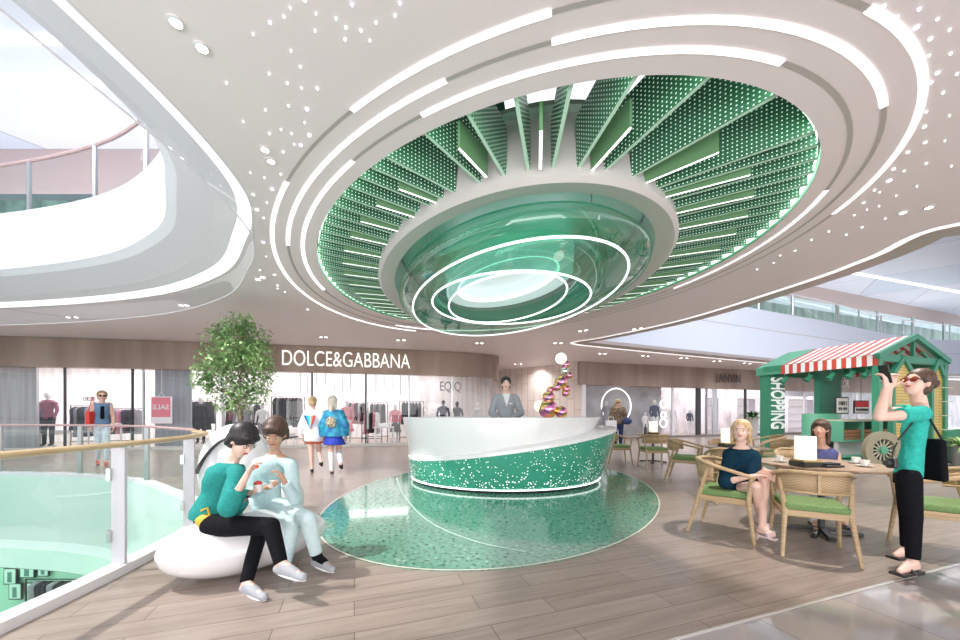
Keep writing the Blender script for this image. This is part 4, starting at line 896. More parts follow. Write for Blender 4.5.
# shelf unit with open bays
for z,h in ((1.12,.05),(.60,.05),(.20,.05)): MB().box((1.35,.93,z),(2.5,.5,h)).build('shelf_board', cream if z>1 else gl2, ki)
for x in (.12,.95,1.75,2.58): MB().box((x,.93,.86),(.05,.48,.5)).build('shelf_divider', gl2, ki)
MB().box((1.35,1.16,.86),(2.5,.03,.5)).build('shelf_back', M['dark'], ki); MB().box((1.3,.86,.40),(2.3,.1,.36)).build('grey_panel', mat('kiosk_grey_panel',(.52,.52,.50),.5), ki)
sg = text('sign_letters','SHOPPING',1,mat('glow_letters',(.9,.9,.9),.4,emit=(1,1,1),es=.35),ki,.012,bold=.015)  # glow added to the letter colour to offset shade, no lamp behind
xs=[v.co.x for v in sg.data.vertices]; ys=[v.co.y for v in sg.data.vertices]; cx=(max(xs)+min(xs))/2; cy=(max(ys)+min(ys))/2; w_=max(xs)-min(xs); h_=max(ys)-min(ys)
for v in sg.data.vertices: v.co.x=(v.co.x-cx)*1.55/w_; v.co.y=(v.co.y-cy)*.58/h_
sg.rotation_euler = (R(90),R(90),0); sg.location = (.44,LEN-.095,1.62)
# spot heads under the beam
MB().tube([(.12,-.0+.1,EV-.22),(.12,LEN-.1,EV-.22)],.02,6).build('light_track', gr, ki)
for k,yy in enumerate((.25,.55,.95,1.45,2.05)):
    h = MB().tube([(.12,yy,EV-.22),(.12,yy,EV-.36)],.015,6); Mx = Matrix.Rotation(R(35),3,'Y')@Matrix.Rotation(R(20),3,'X')
    h.lathe((.12,yy,EV-.42),[(.05,.10),(.05,0),(.085,-.10),(.08,-.105),(.0,-.06)],14,Mx); h.build('spot_head', gr, ki)
# arch frames with yellow perforated panels on the gable side
for i,(a,b) in enumerate(((.48,1.36),(2.12,2.72))):
    c=(a+b)/2; m = MB()
    m.bar((a,-.04,.62),(a,-.04,2.25),.10).bar((b,-.04,.62),(b,-.04,2.25),.10).bar((a,-.04,2.22),(c,-.04,2.66),.10).bar((b,-.04,2.22),(c,-.04,2.66),.10).bar((a,-.04,.62),(b,-.04,.62),.10)
    m.build('arch_frame', gr, ki)
    w2 = (b-a)*.50; 
    pm = MB().add([(a+.05,-.03,.66),(b-.05,-.03,.66),(b-.05,-.03,2.2),(c,-.03,2.56),(a+.05,-.03,2.2)],[[0,1,2,3,4]]); po = pm.build('yellow_panel', yel, ki, solid=.02)
    m = MB()
    for z in (.9,1.25,1.6,1.95): m.bar((a+.05,-.2,z),(b-.05,-.2,z),.05,.02)
    m.build('narrow_shelf', cream, po)
# wheels
for i,(x,z,r_,mm) in enumerate(((-.22,.46,.43,olive),(2.95,.45,.45,gr))):
    Mx = Matrix.Rotation(R(90),3,'X')
    w_o = MB().lathe((0,0,0), [(r_*.60,.05),(r_*.60,-.05),(r_,-.05),(r_,.05),(r_*.60,.05)],48,Mx).build('wheel', mm, ki); w_o.location = (x,-.18,z); w_o.rotation_euler = (0,0,-math.atan2(KV.y,KV.x))
    MB().lathe((0,0,0),[(.0,-.07),(.085,-.06),(.085,.06),(0,.07)],24,Mx).build('hub', gl2, w_o)
    m = MB()
    for k in range(14): a=2*PI*k/14; m.bar((.05*math.cos(a),0,.05*math.sin(a)),(r_*.62*math.cos(a),0,r_*.62*math.sin(a)),.022,.022,(0,1,0))
    m.build('spokes', cream, w_o)
    MB().lathe((0,.07,0),[(.0,.0),(r_*.60,.0),(r_*.60,.01),(0,.01)],40,Mx).build('wheel_back', M['dark'], w_o)
def kp(x,y,z=0): return KN+KV*x+KU*y+Vector((0,0,z))
kang = math.atan2(KV.y,KV.x)
# crates in the shelf bays
cr = mat('crate_brown',(.36,.17,.09),.6)
for i,x in enumerate((.53,1.34,2.16)):
    p = kp(x,.90,.625); t = thing('crate', ['brown slatted crate in the left shelf bay of the kiosk','brown slatted crate in the middle shelf bay of the kiosk','brown slatted crate in the right shelf bay of the kiosk'][i], 'crate', tuple(p), kang)
    for z in (.04,.13,.22):
        m = MB().box((0,-.18,z),(.66,.02,.075)).box((0,.18,z),(.66,.02,.075)).box((-.32,0,z),(.02,.36,.075)).box((.32,0,z),(.02,.36,.075)); m.build('slats', cr, t)
    MB().box((0,0,.01),(.64,.34,.015)).build('bottom', cr, t)
# hanging price boards
for i,(px,py,w_,h_) in enumerate(((841.5,405.5,15,17),(861,407,17,13))):
    D_=10.0; p = P(px,py,D_); k_=D_/F; t = thing('hanging_sign', ['square white price board with black figures hanging in the kiosk','red and black board hanging at the right in the kiosk'][i], 'sign', tuple(p), kang*.4)
    W2,H2 = w_*k_, h_*k_
    MB().box((0,0,0),(W2,.03,H2)).build('frame', M['dark'], t)
    if i==0:
        MB().box((0,-.02,0),(W2*.86,.01,H2*.86)).build('face', whm, t)
        for body,z,s in (('1881',.055,.15),('99-99',-.10,.12)):
            o = text('figures', body, s, M['dark'], t, .003, bold=.004); o.rotation_euler=(R(90),0,0); o.location=(0,-.03,z)
    else:
        MB().box((0,-.02,H2*.22),(W2*.9,.01,H2*.42)).build('red_face', mat('board_red',(.62,.05,.07),.4), t)
        MB().box((0,-.02,-H2*.22),(W2*.9,.01,H2*.42)).build('white_face', whm, t)
        o = text('letters', 'KUWSEIM', .09, M['dark'], t, .003, bold=.004); o.rotation_euler=(R(90),0,0); o.location=(0,-.03,-H2*.22)
    MB().tube([(0,0,H2/2),(0,0,EV-.2-p.z)],.006,5).build('cord', M['dark'], t)
# spider plant in a grey pot in front of the gable
p = G(941,468); p = kp(2.55,-.45); 
t = thing('potted_plant', 'bushy light green plant in a grey pot beside the kiosk wheel', 'plant', tuple(p))
MB().lathe((0,0,0),[(.20,0),(.25,.50),(.22,.50),(.21,.45),(0,.45)],28).build('pot', mat('grey_pot',(.35,.34,.33),.6), t)
def blades(n, L, h0, seed, m, par, wd=.035):
    rg = random.Random(seed); mb = MB()
    for k in range(n):
        a = rg.uniform(0,2*PI); el = rg.uniform(.35,1.35); l = L*rg.uniform(.6,1.1); d = Vector((math.cos(a),math.sin(a),0)); s = Vector((-d.y,d.x,0)); prev=None
        vs=[]; 
        for j in range(6):
            t_=j/5; p_=d*(.05+l*math.cos(el)*t_+l*.25*t_*t_)+Vector((0,0,h0+l*math.sin(el)*t_-l*.55*t_*t_)); ww=wd*(1-t_)**.6*(.5+t_*1.2)
            vs += [p_-s*ww, p_+s*ww]
        mb.add(vs,[[2*j,2*j+1,2*j+3,2*j+2] for j in range(5)],True)
    return tag(mb.build('foliage', m, par), kind='stuff')
blades(90,.60,.46,5, noisy(mat('spider_leaf',(.3,.5,.12),.5),(.16,.38,.08),(.58,.72,.28),6), t)
x,y = at(rt_line,753,-1.0); t = thing('potted_plant', 'dark green bushy plant on a stand before the right boutique entrance', 'plant', (x,y,0))
MB().lathe((0,0,0),[(.22,0),(.30,1.1),(.26,1.1),(0,1.05)],24).build('pot', mat('tall_pot',(.55,.52,.50),.5), t)
blades(110,.85,1.1,8, mat('dark_leaf',(.05,.16,.05),.5), t, .05)
# ---------------------------------------------------------------- people
SKIN = {'fair': mat('skin_fair',(.74,.47,.37),.5), 'warm': mat('skin_warm',(.62,.36,.25),.5), 'rosy': mat('skin_rosy',(.80,.53,.44),.5)}
eye_w = mat('eye_white',(.8,.8,.8),.2); eye_d = mat('eye_dark',(.03,.02,.015),.2); lipm_ = mat('lips_rose',(.55,.13,.12),.4); browm = mat('brow_brown',(.10,.06,.04),.7)
def fabric(name, c, sc=30, v=.12, rough=.9): return noisy(mat(name,c,rough,spec=.12), tuple(x*(1-v) for x in c), tuple(min(1,x*(1+v)) for x in c), sc, bump=.25)
def remesh(mb, name, m, parent, vox, smooth=4, dec=None):
    me = bpy.data.meshes.new('tmp'); me.from_pydata(mb.v, [], mb.f); o = bpy.data.objects.new('tmp', me); COL.objects.link(o)
    bm = bmesh.new(); bm.from_mesh(me); bmesh.ops.recalc_face_normals(bm, faces=bm.faces); bm.to_mesh(me); bm.free()
    r = o.modifiers.new('r','REMESH'); r.mode = 'VOXEL'; r.voxel_size = vox
    s = o.modifiers.new('s','SMOOTH'); s.iterations = smooth; s.factor = .5
    dg = bpy.context.evaluated_depsgraph_get(); res = bpy.data.meshes.new_from_object(o.evaluated_get(dg)); bpy.data.objects.remove(o)
    for p in res.polygons: p.use_smooth = True
    res.materials.clear(); return link(name, res, m, parent)
def cap(mb, p, q, r1, r2, n=14):   # capsule with round ends
    p = Vector(p); q = Vector(q); t = (q-p); L = t.length; t = t.normalized() if L>1e-6 else Vector((0,0,1))
    Q = t.to_track_quat('Z','Y').to_matrix(); prof = []
    for k in range(5): a = -PI/2+PI/2*k/4; prof.append((r1*math.cos(a), r1*math.sin(a)))
    for k in range(5): a = PI/2*k/4; prof.append((r2*math.cos(a), L+r2*math.sin(a)))
    prof[0] = (1e-6,-r1); prof[-1] = (1e-6,L+r2)
    mb.lathe(p, prof, n, Q); return mb
def frus(mb, p, q, r1, r2, n=16):  # flat ended sleeve
    p = Vector(p); q = Vector(q); Q = (q-p).normalized().to_track_quat('Z','Y').to_matrix(); L = (q-p).length
    mb.lathe(p, [(r1,0),(r2,L)], n, Q); return mb
def loftb(mb, secs, n=20):         # (centre, right axis, fwd axis)
    vs = []
    for c,a,b in secs:
        for k in range(n): an = 2*PI*k/n; vs.append(Vector(c)+Vector(a)*math.cos(an)+Vector(b)*math.sin(an))
    N = len(secs); fs = [[i*n+k, i*n+(k+1)%n, (i+1)*n+(k+1)%n, (i+1)*n+k] for i in range(N-1) for k in range(n)]
    fs += [list(range(n))[::-1], [(N-1)*n+k for k in range(n)]]
    mb.add(vs, fs, True); return mb
def frame(fwd, up):
    f = Vector(fwd).normalized(); u = Vector(up); u = (u-f*u.dot(f)).normalized(); r = f.cross(u); return r, f, u
class Fig:
    def __init__(s, name_label, J, sc=1.0, skin='fair', group=None, vox=.009, hs=1.06, hd=1.0, dsc=1.0, lim=1.0):
        s.hs = hs; s.hd = hd; s.dsc = dsc; s.lim = lim
        s.J = {k: Vector(v) for k,v in J.items()}; s.s = sc; s.vox = vox; s.skin = SKIN[skin]
        g = s.J['ground']; s.o = thing('person', name_label, 'person', tuple(g)); s.org = g
        for k in s.J:
            if k not in ('look','up','hL','hR','nL','nR','toeLd','toeRd','body'): s.J[k] = s.J[k]-g
        J = s.J; s.rt = (J['sR']-J['sL']).normalized(); s.bup = (J['neck']-J['pel']).normalized(); s.fw = s.bup.cross(s.rt).normalized()
        if 'body' in J and s.fw.dot(J['body'])<0: s.fw = -s.fw
        J.setdefault('up', Vector((0,0,1)))
    def torso_secs(s, inf=0.0, hem=-.02, top=1.0, hipw=1.0):
        J = s.J; k = s.s; a, b = J['pel'], J['neck']; L = (b-a).length; out = []; hr = (J['pR']-J['pL']).normalized()
        tab = [(-.16,.150,.105,0),(-.02,.168,.118,0),(.12,.155,.108,0),(.38,.122,.088,.0),(.62,.142,.104,.012),(.80,.150,.100,.010),(.92,.140,.080,.0),(.99,.085,.062,-.0),(1.05,.055,.052,.0)]
        pts = [t for t in tab if hem-1e-6 <= t[0] <= top+.06]
        if pts and pts[0][0] > hem+.02:
            lo = [t for t in tab if t[0] < hem]; 
            if lo: p0 = lo[-1]; p1 = pts[0]; f = (hem-p0[0])/(p1[0]-p0[0]); pts.insert(0, tuple(p0[i]+(p1[i]-p0[i])*f for i in range(4)))
        for t,w_,d_,o in pts:
            r = hr.lerp(s.rt, max(0,min(1,t))).normalized(); f = s.bup.cross(r).normalized(); f = f if f.dot(s.fw)>0 else -f
            out.append((a+(b-a)*t+f*(o*k), r*((w_*(hipw if t<.2 else 1))*k+inf)*getattr(s,'wf',1.0), f*((d_*k+inf)*s.dsc)))
        return out
    def body(s, hands=True, feet=True, fcurl=.5):
        J = s.J; k = s.s; m = MB()
        loftb(m, s.torso_secs())
        cap(m, J['neck']-s.bup*.03*k, J['head']-J['up'].normalized()*.04*k, .050*k, .047*k)
        for S in 'LR':
            cap(m, J['neck'].lerp(J['s'+S],.35), J['s'+S], .045*k, .052*k)
            cap(m, J['s'+S], J['e'+S], .048*k, .036*k); cap(m, J['e'+S], J['w'+S], .037*k, .024*k)
            cap(m, J['e'+S].lerp(J['w'+S],.12), J['e'+S].lerp(J['w'+S],.4), .038*k, .034*k)
            cap(m, J['p'+S], J['k'+S], .085*k*s.lim, .055*k*s.lim); cap(m, J['k'+S], J['a'+S], .053*k*s.lim, .034*k*s.lim)
            cap(m, J['k'+S].lerp(J['a'+S],.15), J['k'+S].lerp(J['a'+S],.45), .054*k*s.lim, .046*k*s.lim)
            if feet:
                t = J['t'+S]; a = J['a'+S]; d = (t-a); hl = a-d.normalized()*.03*k+Vector((0,0,-.045*k)); hl.z = max(hl.z, min(t.z,a.z)-.02)
                cap(m, a, hl+Vector((0,0,.0)), .034*k, .030*k); cap(m, a, t, .036*k, .022*k); cap(m, hl, t, .030*k, .022*k)
        r,f,u = frame(J['look'], J['up']); Q = Matrix((r,f,u)).transposed(); H = J['head']; k0 = k; k = k*s.hs; f = f*s.hd; Q = Matrix((r,f,u)).transposed()
        m.ell(H+u*.022*k-f*.012*k, (.073*k,.090*k,.090*k), Q, 20, 14)
        m.ell(H-u*.035*k+f*.022*k, (.056*k,.062*k,.078*k), Q, 18, 12)
        m.ell(H-u*.088*k+f*.052*k, (.026*k,.024*k,.022*k), Q, 10, 8)
        cap(m, H+f*.074*k+u*.010*k, H+f*.094*k-u*.026*k, .008*k, .0125*k, 8)
        for sd in (-1,1):
            m.ell(H+r*sd*.074*k-f*.006*k-u*.008*k, (.010*k,.020*k,.030*k), Q, 10, 8)
            m.ell(H+r*sd*.034*k+f*.058*k-u*.026*k, (.020*k,.020*k,.020*k), Q, 10, 8)
            if hands:
                k = k0
                S = 'L' if sd<0 else 'R'; h = J['h'+S].normalized(); n = J['n'+S]; n = (n-h*n.dot(h)).normalized(); b = h.cross(n)*(1 if S=='L' else -1)
                w = J['w'+S]; Qh = Matrix((b,h,n)).transposed()
                m.ell(w+h*.045*k, (.038*k,.052*k,.016*k), Qh, 14, 10); cap(m, w-h*.01*k, w+h*.03*k, .022*k, .024*k, 10)
                cu = s.curl.get(S,.6) if hasattr(s,'curl') else .6
                for q,(off,l) in enumerate(((-.029,.066),(-.010,.076),(.010,.072),(.028,.056))):
                    p0 = w+h*.085*k+b*off*k; d1 = (h*math.cos(cu*.7)+n*math.sin(cu*.7)); d2 = (h*math.cos(cu*1.7)+n*math.sin(cu*1.7)); d3 = (h*math.cos(cu*2.4)+n*math.sin(cu*2.4))
                    p1 = p0+d1*l*.45*k; p2 = p1+d2*l*.33*k; p3 = p2+d3*l*.25*k
                    cap(m,p0-h*.02*k,p1,.0095*k,.009*k,8); cap(m,p1,p2,.009*k,.0085*k,8); cap(m,p2,p3,.0085*k,.0075*k,8)
                p0 = w+h*.03*k-b*.030*k; p1 = p0+(h*.6-b*.7+n*.4).normalized()*.038*k; p2 = p1+(h*.8-b*.1+n*.6*cu+n*.2).normalized()*.032*k
                cap(m,p0,p1,.0125*k,.011*k,8); cap(m,p1,p2,.011*k,.009*k,8); k = k0*s.hs
        o = remesh(m, 'body', s.skin, s.o, s.vox, 3); s.hf = (r,f,u,Q)
        for sd in (-1,1):
            eo = MB().ell(H+r*sd*.030*k+f*.0755*k+u*.008*k, (.0125*k,.009*k,.0052*k), Q, 10, 8).build('eye', eye_w, s.o); MB().ell(H+r*sd*.030*k+f*.0825*k+u*.008*k, (.0062*k,.004*k,.0052*k), Q, 8, 6).build('iris', eye_d, eo)
            MB().tube([H+r*sd*.014*k+f*.086*k+u*.026*k, H+r*sd*.030*k+f*.084*k+u*.031*k, H+r*sd*.047*k+f*.072*k+u*.026*k], .0032*k, 6).build('eyebrow', browm, s.o)
        MB().ell(H+f*.0835*k-u*.049*k, (.020*k,.008*k,.0075*k), Q, 12, 8).build('lips', lipm_, s.o)
        return s
    def part(s, mb, name, m, label=None, vox=None, smooth=4):
        o = remesh(mb, name, m, s.o, vox or s.vox*1.1, smooth)
        if label: o['label'] = label
        return o
    def top(s, m, sleeve=2.0, hem=-.12, inf=.018, name='shirt', loose=.0, top=.99, cuff=0):
        J = s.J; k = s.s; mb = MB(); loftb(mb, s.torso_secs(inf+loose*.5, hem, top-.02))
        for S in 'LR':
            if sleeve > 0:
                cap(mb, J['neck'].lerp(J['s'+S],.45)-s.bup*.015*k, J['s'+S], .045*k+inf*.6, .054*k+inf*.6)
                e = J['s'+S].lerp(J['e'+S], min(1,sleeve)); rr = (.050+(.040-.050)*min(1,sleeve))*k+inf+loose
                frus(mb, J['s'+S], e, .054*k+inf*.7, rr)
                if sleeve > 1:
                    cap(mb, J['e'+S], J['e'+S], rr, rr); w = J['e'+S].lerp(J['w'+S], sleeve-1); frus(mb, J['e'+S], w, rr, (.030+.01*(2-sleeve))*k+inf+loose*.6)
            else:
                cap(mb, J['neck'].lerp(J['s'+S],.5)-s.bup*.01*k, J['s'+S].lerp(J['neck'],.12), .045*k, .054*k)
        return s.part(mb, name, m)
    def trousers(s, m, to=.96, inf=.014, wide=0, name='trousers', waist=.16):
        J = s.J; k = s.s*s.lim; mb = MB(); loftb(mb, [q for q in s.torso_secs(inf,-.16,waist-.04)] )
        for S in 'LR':
            cap(mb, J['p'+S], J['k'+S], .086*k+inf, .058*k+inf+wide); e = J['k'+S].lerp(J['a'+S],to); frus(mb, J['k'+S], e, .056*k+inf+wide, .040*k+inf+wide*.6)
            cap(mb, J['k'+S].lerp(J['a'+S],.15), J['k'+S].lerp(J['a'+S],.45), .055*k+inf*.8+wide, .048*k+inf*.8+wide)
        return s.part(mb, name, m)
    def skirt(s, m, to=.75, flare=.03, name='skirt', inf=.012):
        J = s.J; k = s.s; mb = MB(); T = s.torso_secs(inf,-.02,.2); lo = (J['pL'].lerp(J['kL'],to)+J['pR'].lerp(J['kR'],to))/2; c,a,b = T[0]
        loftb(mb, [(lo, a*(1+flare*6), b*(1.05+flare*9))]+T); return s.part(mb, name, m)
    def shoes(s, m, sole=None, low=False):
        J = s.J; k = s.s
        for S in 'LR':
            a, t = J['a'+S], J['t'+S]; d = (t-a); dz = Vector((0,0,-.05*k)); hl = a-Vector((d.x,d.y,0)).normalized()*.03*k+Vector((0,0,-.048*k)); mb = MB()
            cap(mb, hl, t, .039*k, .031*k); cap(mb, a.lerp(t,.12)-Vector((0,0,.012*k)), a.lerp(t,.65)-Vector((0,0,.006*k)), .042*k, .036*k)
            o = remesh(mb, 'shoe', m, s.o, s.vox, 3)
            if sole:
                A_ = hl+Vector((0,0,-.028*k)); B_ = t+Vector((0,0,-.022*k)); Qs = (B_-A_).normalized().to_track_quat('Y','Z').to_matrix(); MB().ell((A_+B_)/2, (.036*k, (B_-A_).length/2+.034*k, .014*k), Qs, 20, 8).build('sole', sole, o)
        return s
    def hair_cap(s, m, back=.0, length=0, bun=None, fringe=True, vol=1.0, name='hair', side=.0):
        r,f,u,Q = s.hf; k = s.s*s.hs; H = s.J['head']; mb = MB()
        mb.ell(H+u*.040*k-f*.026*k, (.086*k*vol,.094*k*vol,.090*k*vol), Q, 20, 14)
        mb.ell(H-f*.052*k-u*.015*k, (.076*k*vol,.056*k*vol,.085*k*vol), Q, 16, 12)
        for sd in (-1,1): mb.ell(H+r*sd*.058*k-f*.012*k+u*.028*k, (.024*k*vol,.058*k,.050*k), Q, 12, 8)
        if fringe: mb.ell(H+f*.052*k+u*.072*k, (.066*k,.038*k,.030*k), Q, 14, 10)
        for sd in (-1,1):
            if length or side: 
                L = max(length,side); c0 = H+r*sd*.076*k-f*.020*k+u*.03*k; cap(mb, c0, H+r*sd*.078*k-f*.035*k-u*(.03+L)*k, .026*k, .020*k)
        if length:
            cap(mb, H-f*.062*k, H-f*.082*k-u*(.05+length)*k, .062*k, .045*k)
        if bun is not None: mb.ell(H+u*bun[1]*k-f*bun[0]*k, (bun[2]*k,)*3, Q, 14, 10); 
        return s.part(mb, name, m, None, s.vox*.95, 2)
def shades(F_, m, lens):
    r,f,u,Q = F_.hf; k = F_.s*F_.hs; H = F_.J['head']; mb = MB()
    for sd in (-1,1): mb.ell(H+r*sd*.031*k+f*.090*k+u*.006*k, (.027*k,.007*k,.021*k), Q, 14, 8)
    o = mb.build('sunglasses', lens, F_.o)
    a = MB().tube([H+r*.078*k+f*.0*k+u*.005*k, H+r*.060*k+f*.084*k+u*.012*k, H+f*.093*k+u*.012*k, H-r*.060*k+f*.084*k+u*.012*k, H-r*.078*k+u*.005*k], .004*k, 6)
    a.build('temple_arms', m, o)
hair_black = noisy(mat('hair_black',(.012,.010,.012),.45),(.008,.007,.009),(.03,.025,.03),3,(40,40,4)); hair_brown = noisy(mat('hair_brown',(.07,.035,.02),.5),(.04,.02,.014),(.12,.065,.04),3,(30,30,6)); hair_blonde = noisy(mat('hair_blonde',(.55,.38,.2),.5),(.40,.26,.12),(.70,.52,.30),3,(30,30,6)); hair_pale = mat('hair_platinum',(.75,.68,.58),.5)
teal = fabric('teal_knit',(.03,.27,.25),60); aqua = fabric('pale_aqua_knit',(.55,.72,.74),50,.06); blackj = fabric('black_cloth',(.008,.008,.011),40); icej = fabric('ice_blue_cotton',(.62,.78,.80),40,.05); teal2 = fabric('turquoise_jersey',(.04,.45,.38),40); navyc = fabric('dark_teal_navy',(.006,.03,.055),40); purp = fabric('muted_purple',(.10,.11,.25),40); greys = fabric('grey_suit',(.36,.38,.42),50,.1); whites = fabric('white_shirt_cloth',(.8,.8,.82),30,.03)
shoe_g = mat('grey_canvas_shoe',(.36,.37,.41),.7); sole_w = mat('white_rubber_sole',(.85,.85,.85),.5); blk = mat('black_leather',(.02,.02,.02),.35)
# --- 1 teal jumper woman on the bench
J = dict(ground=(-1.75,2.75,0), pel=P(210,513,2.98), neck=P(231,463,2.90), head=P(243,441,2.84), look=(.72,-.25,-.62), up=(.3,.0,1),
 sL=P(214,473,3.06), sR=P(238,475,2.76), eL=P(243,525,3.06), eR=P(232,528,2.66), wL=P(262,497,2.92), wR=P(258,502,2.62),
 hL=(.6,-.1,-.1), hR=(.5,0,.6), nL=(0,-.2,.9), nR=(-.3,-.2,.8), pL=P(206,520,3.06), pR=P(213,526,2.80), kL=P(260,531,2.88), kR=P(271,526,2.64), aL=P(246,583,2.66), aR=P(281,563,2.55), tL=P(264,597,2.52), tR=P(303,577,2.46), body=(.6,-.8,0))
# the near arm lifts food to the mouth, the far one holds the pot
J.update(eR=P(229,507,2.66), wR=P(247,475,2.64), hR=(.35,.05,.75), nR=(.5,.1,.3), eL=P(232,511,3.00), wL=P(248,493,2.86), hL=(.9,-.3,.1), nL=(.1,-.3,.9))
f1 = Fig('short haired woman in a teal jumper and black trousers on the white bench', J, .93, 'rosy', hs=1.14); f1.curl = {'L':.8,'R':.75}
f1.body(); f1.top(teal,1.55,-.16,.024,'jumper',.014); f1.trousers(blackj,1.0,.008); f1.shoes(shoe_g,sole_w); f1.hair_cap(hair_black,fringe=True,vol=1.10,side=.02)
r,f,u,Q = f1.hf; H = f1.J['head']
g_ = MB()
for sd in (-1,1): g_.tube([H+r*sd*.03+f*.082+u*.006+(r*math.cos(a)*.02+u*math.sin(a)*.015) for a in [2*PI*k/12 for k in range(12)]],.0018,5,True)
g_.build('glasses', blk, f1.o)
MB().tube([f1.J['wL']+Vector((0,0,0))+(f1.J['wL']-f1.J['eL']).normalized()*d for d in (-.03,.0)], .032, 12).build('watch', blk, f1.o)
o = MB().ell((0,0,0),(.07,.05,.05),None,14,10).tube([(.04,0,.03),(.02,0,.10),(-.03,0,.08)],.008,6).build('yellow_bag', mat('mustard_bag',(.62,.40,.04),.6)); o.location = P(205,521,2.80); tag(o,'small mustard yellow pouch beside the hip of the woman in teal','bag')
def pot(loc, lab, topm):
    t = thing('dessert_pot', lab, 'pot', tuple(loc)); MB().lathe((0,0,0),[(.026,-.03),(.034,.03),(.03,.03),(0,.02)],18).build('pot', por, t)
    if topm: MB().ell((0,0,.035),(.03,.03,.022),None,14,8).build('red_topping', topm, t)
pot(P(258,488,2.84), 'white dessert pot with a red top held by the woman in teal', mat('red_topping',(.65,.05,.05),.5))
o = MB().ell((0,0,0),(.016,.014,.012),None,10,8).build('strawberry_piece', mat('berry',(.75,.12,.05),.5)); o.location = P(259.5,464.5,2.66) if 0 else f1.J['wR']+f1.org+Vector((.07,0,.06)); tag(o,'small piece of red fruit in the raised hand of the woman in teal','food')
# --- 2 pale top woman on the bench
J = dict(ground=(-1.75,3.2,0), pel=P(266,500,3.36), neck=P(275,454,3.32), head=P(275,434,3.27), look=(.22,-.85,-.42), up=(.1,-.1,1),
 sL=P(291,465,3.20), sR=P(258,464,3.38), eL=P(295,500,3.14), eR=P(252,493,3.26), wL=P(284,481,3.02), wR=P(268,487,3.08),
 hL=(-.25,-.1,.6), hR=(.7,-.2,.1), nL=(-.5,-.3,.3), nR=(.1,-.4,.8), pL=P(278,507,3.30), pR=P(262,506,3.42), kL=P(308,519,2.98), kR=P(293,524,3.04), aL=P(317,557,3.02), aR=P(283,571,2.98), tL=P(332,569,2.90), tR=P(296,581,2.82), body=(.3,-.9,0))
f2 = Fig('brown haired woman in a pale aqua top and trousers on the white bench', J, .93, 'warm', hs=1.2, dsc=.85); f2.curl = {'L':.8,'R':.9}
f2.body(); f2.top(aqua,1.9,-.12,.012,'fitted_top'); f2.trousers(icej,.92,.010,.004); f2.shoes(shoe_g,sole_w); f2.hair_cap(hair_brown,fringe=True,vol=1.08,bun=(.085,.085,.045),side=.015)
for S_ in 'LR':
    a_, t_, k_ = f2.J['a'+S_], f2.J['t'+S_], f2.J['k'+S_]; m_ = MB(); cap(m_, a_.lerp(k_,.16), a_, .042, .041); cap(m_, a_, a_.lerp(t_,.55), .041, .034); f2.part(m_, 'sock', blackj)
pot(f2.J['wR']+f2.org+Vector((.065,-.03,.03)), 'small white dessert pot held by the woman in pale aqua', None)
# --- 3, 4 walkers
def walker(px, yh, yf, D, lab, skin='fair'):
    k = .97
    J = dict(ground=G(px+1,yf), pel=P(px,437,D), neck=P(px-1,410,D), head=P(px-1,402,D), look=(.1,1,0), sL=P(px-7,413,D), sR=P(px+7,413,D), eL=P(px-11,426,D), eR=P(px+11,426,D),
      wL=P(px-11,437,D+.05), wR=P(px+11,437,D+.05), hL=(0,.2,-1), hR=(0,.2,-1), nL=(1,0,0), nR=(-1,0,0), pL=P(px-4,438,D), pR=P(px+4,438,D), kL=P(px-3,451,D-.05), kR=P(px+5,451,D+.15),
      aL=P(px-2,yf-3.5,D-.08), aR=P(px+7,yf-10,D-.30), tL=P(px-2,yf-.5,D+.08), tR=P(px+8,yf-6,D-.22), body=(0,1,0))
    f_ = Fig(lab, J, .97, skin, vox=.013); f_.curl = {'L':.5,'R':.5}; return f_.body()
f3 = walker(314,395,471.5,8.12,'girl walking away in a white jacket with a coloured fan on its back','rosy')
f3.J  # jacket
f3.top(whites,1.7,-.30,.040,'white_jacket',.03); f3.skirt(mat('red_orange_skirt',(.55,.10,.05),.7),.42,.02,'shorts'); f3.shoes(blk); f3.hair_cap(hair_blonde,bun=(.09,.06,.045),fringe=False)
def back_pt(f_, a, b, d=.0):   # point on the back, a sideways, b up
    J = f_.J; return J['pel'].lerp(J['neck'],b)+f_.rt*a-f_.fw*d
bp = .175
for i,c in enumerate(((.02,.12,.45),(.02,.45,.75),(.1,.75,.85),(.85,.35,.2),(.70,.04,.05))):
    x0 = -.13+i*.052; x1 = x0+.052; m = MB(); A = back_pt(f3,x0,.80,bp); B = back_pt(f3,x1,.80,bp); C_ = back_pt(f3,.0,.30,bp)
    n = f3.fw*.02; m.add([A,B,C_,A+n,B+n,C_+n],[[0,1,2],[5,4,3],[0,3,4,1],[1,4,5,2],[2,5,3,0]]); m.build('back_print', mat('fan_colour_%d'%i,c,.6), f3.o)
f4 = walker(334,395,474,8.0,'girl walking away in a blue satin jacket and bright blue skirt','fair')
bl = mat('blue_satin',(.02,.25,.50),.3); f4.top(noisy(bl,(.015,.14,.38),(.04,.42,.60),9,detail=4),1.9,.02,.035,'blue_jacket',.025)
f4.skirt(mat('royal_blue_skirt',(.01,.04,.45),.6),.5,.06,'skirt',.02); f4.shoes(blk); f4.hair_cap(hair_pale,length=.12,fringe=False,vol=1.12)
so = MB()
for S in 'LR': frus(so, f4.J['k'+S].lerp(f4.J['a'+S],.05), f4.J['a'+S], .066, .048)
so.build('white_socks', M['whitem'], f4.o)
o = noisy(mat('back_emblem',(.5,.4,.3),.6),(.05,.05,.08),(.75,.62,.40),22,detail=3); m = MB(); m.ell(back_pt(f4,0,.55,.145),(.11,.03,.12),None,16,10); m.build('back_embroidery', o, f4.o)
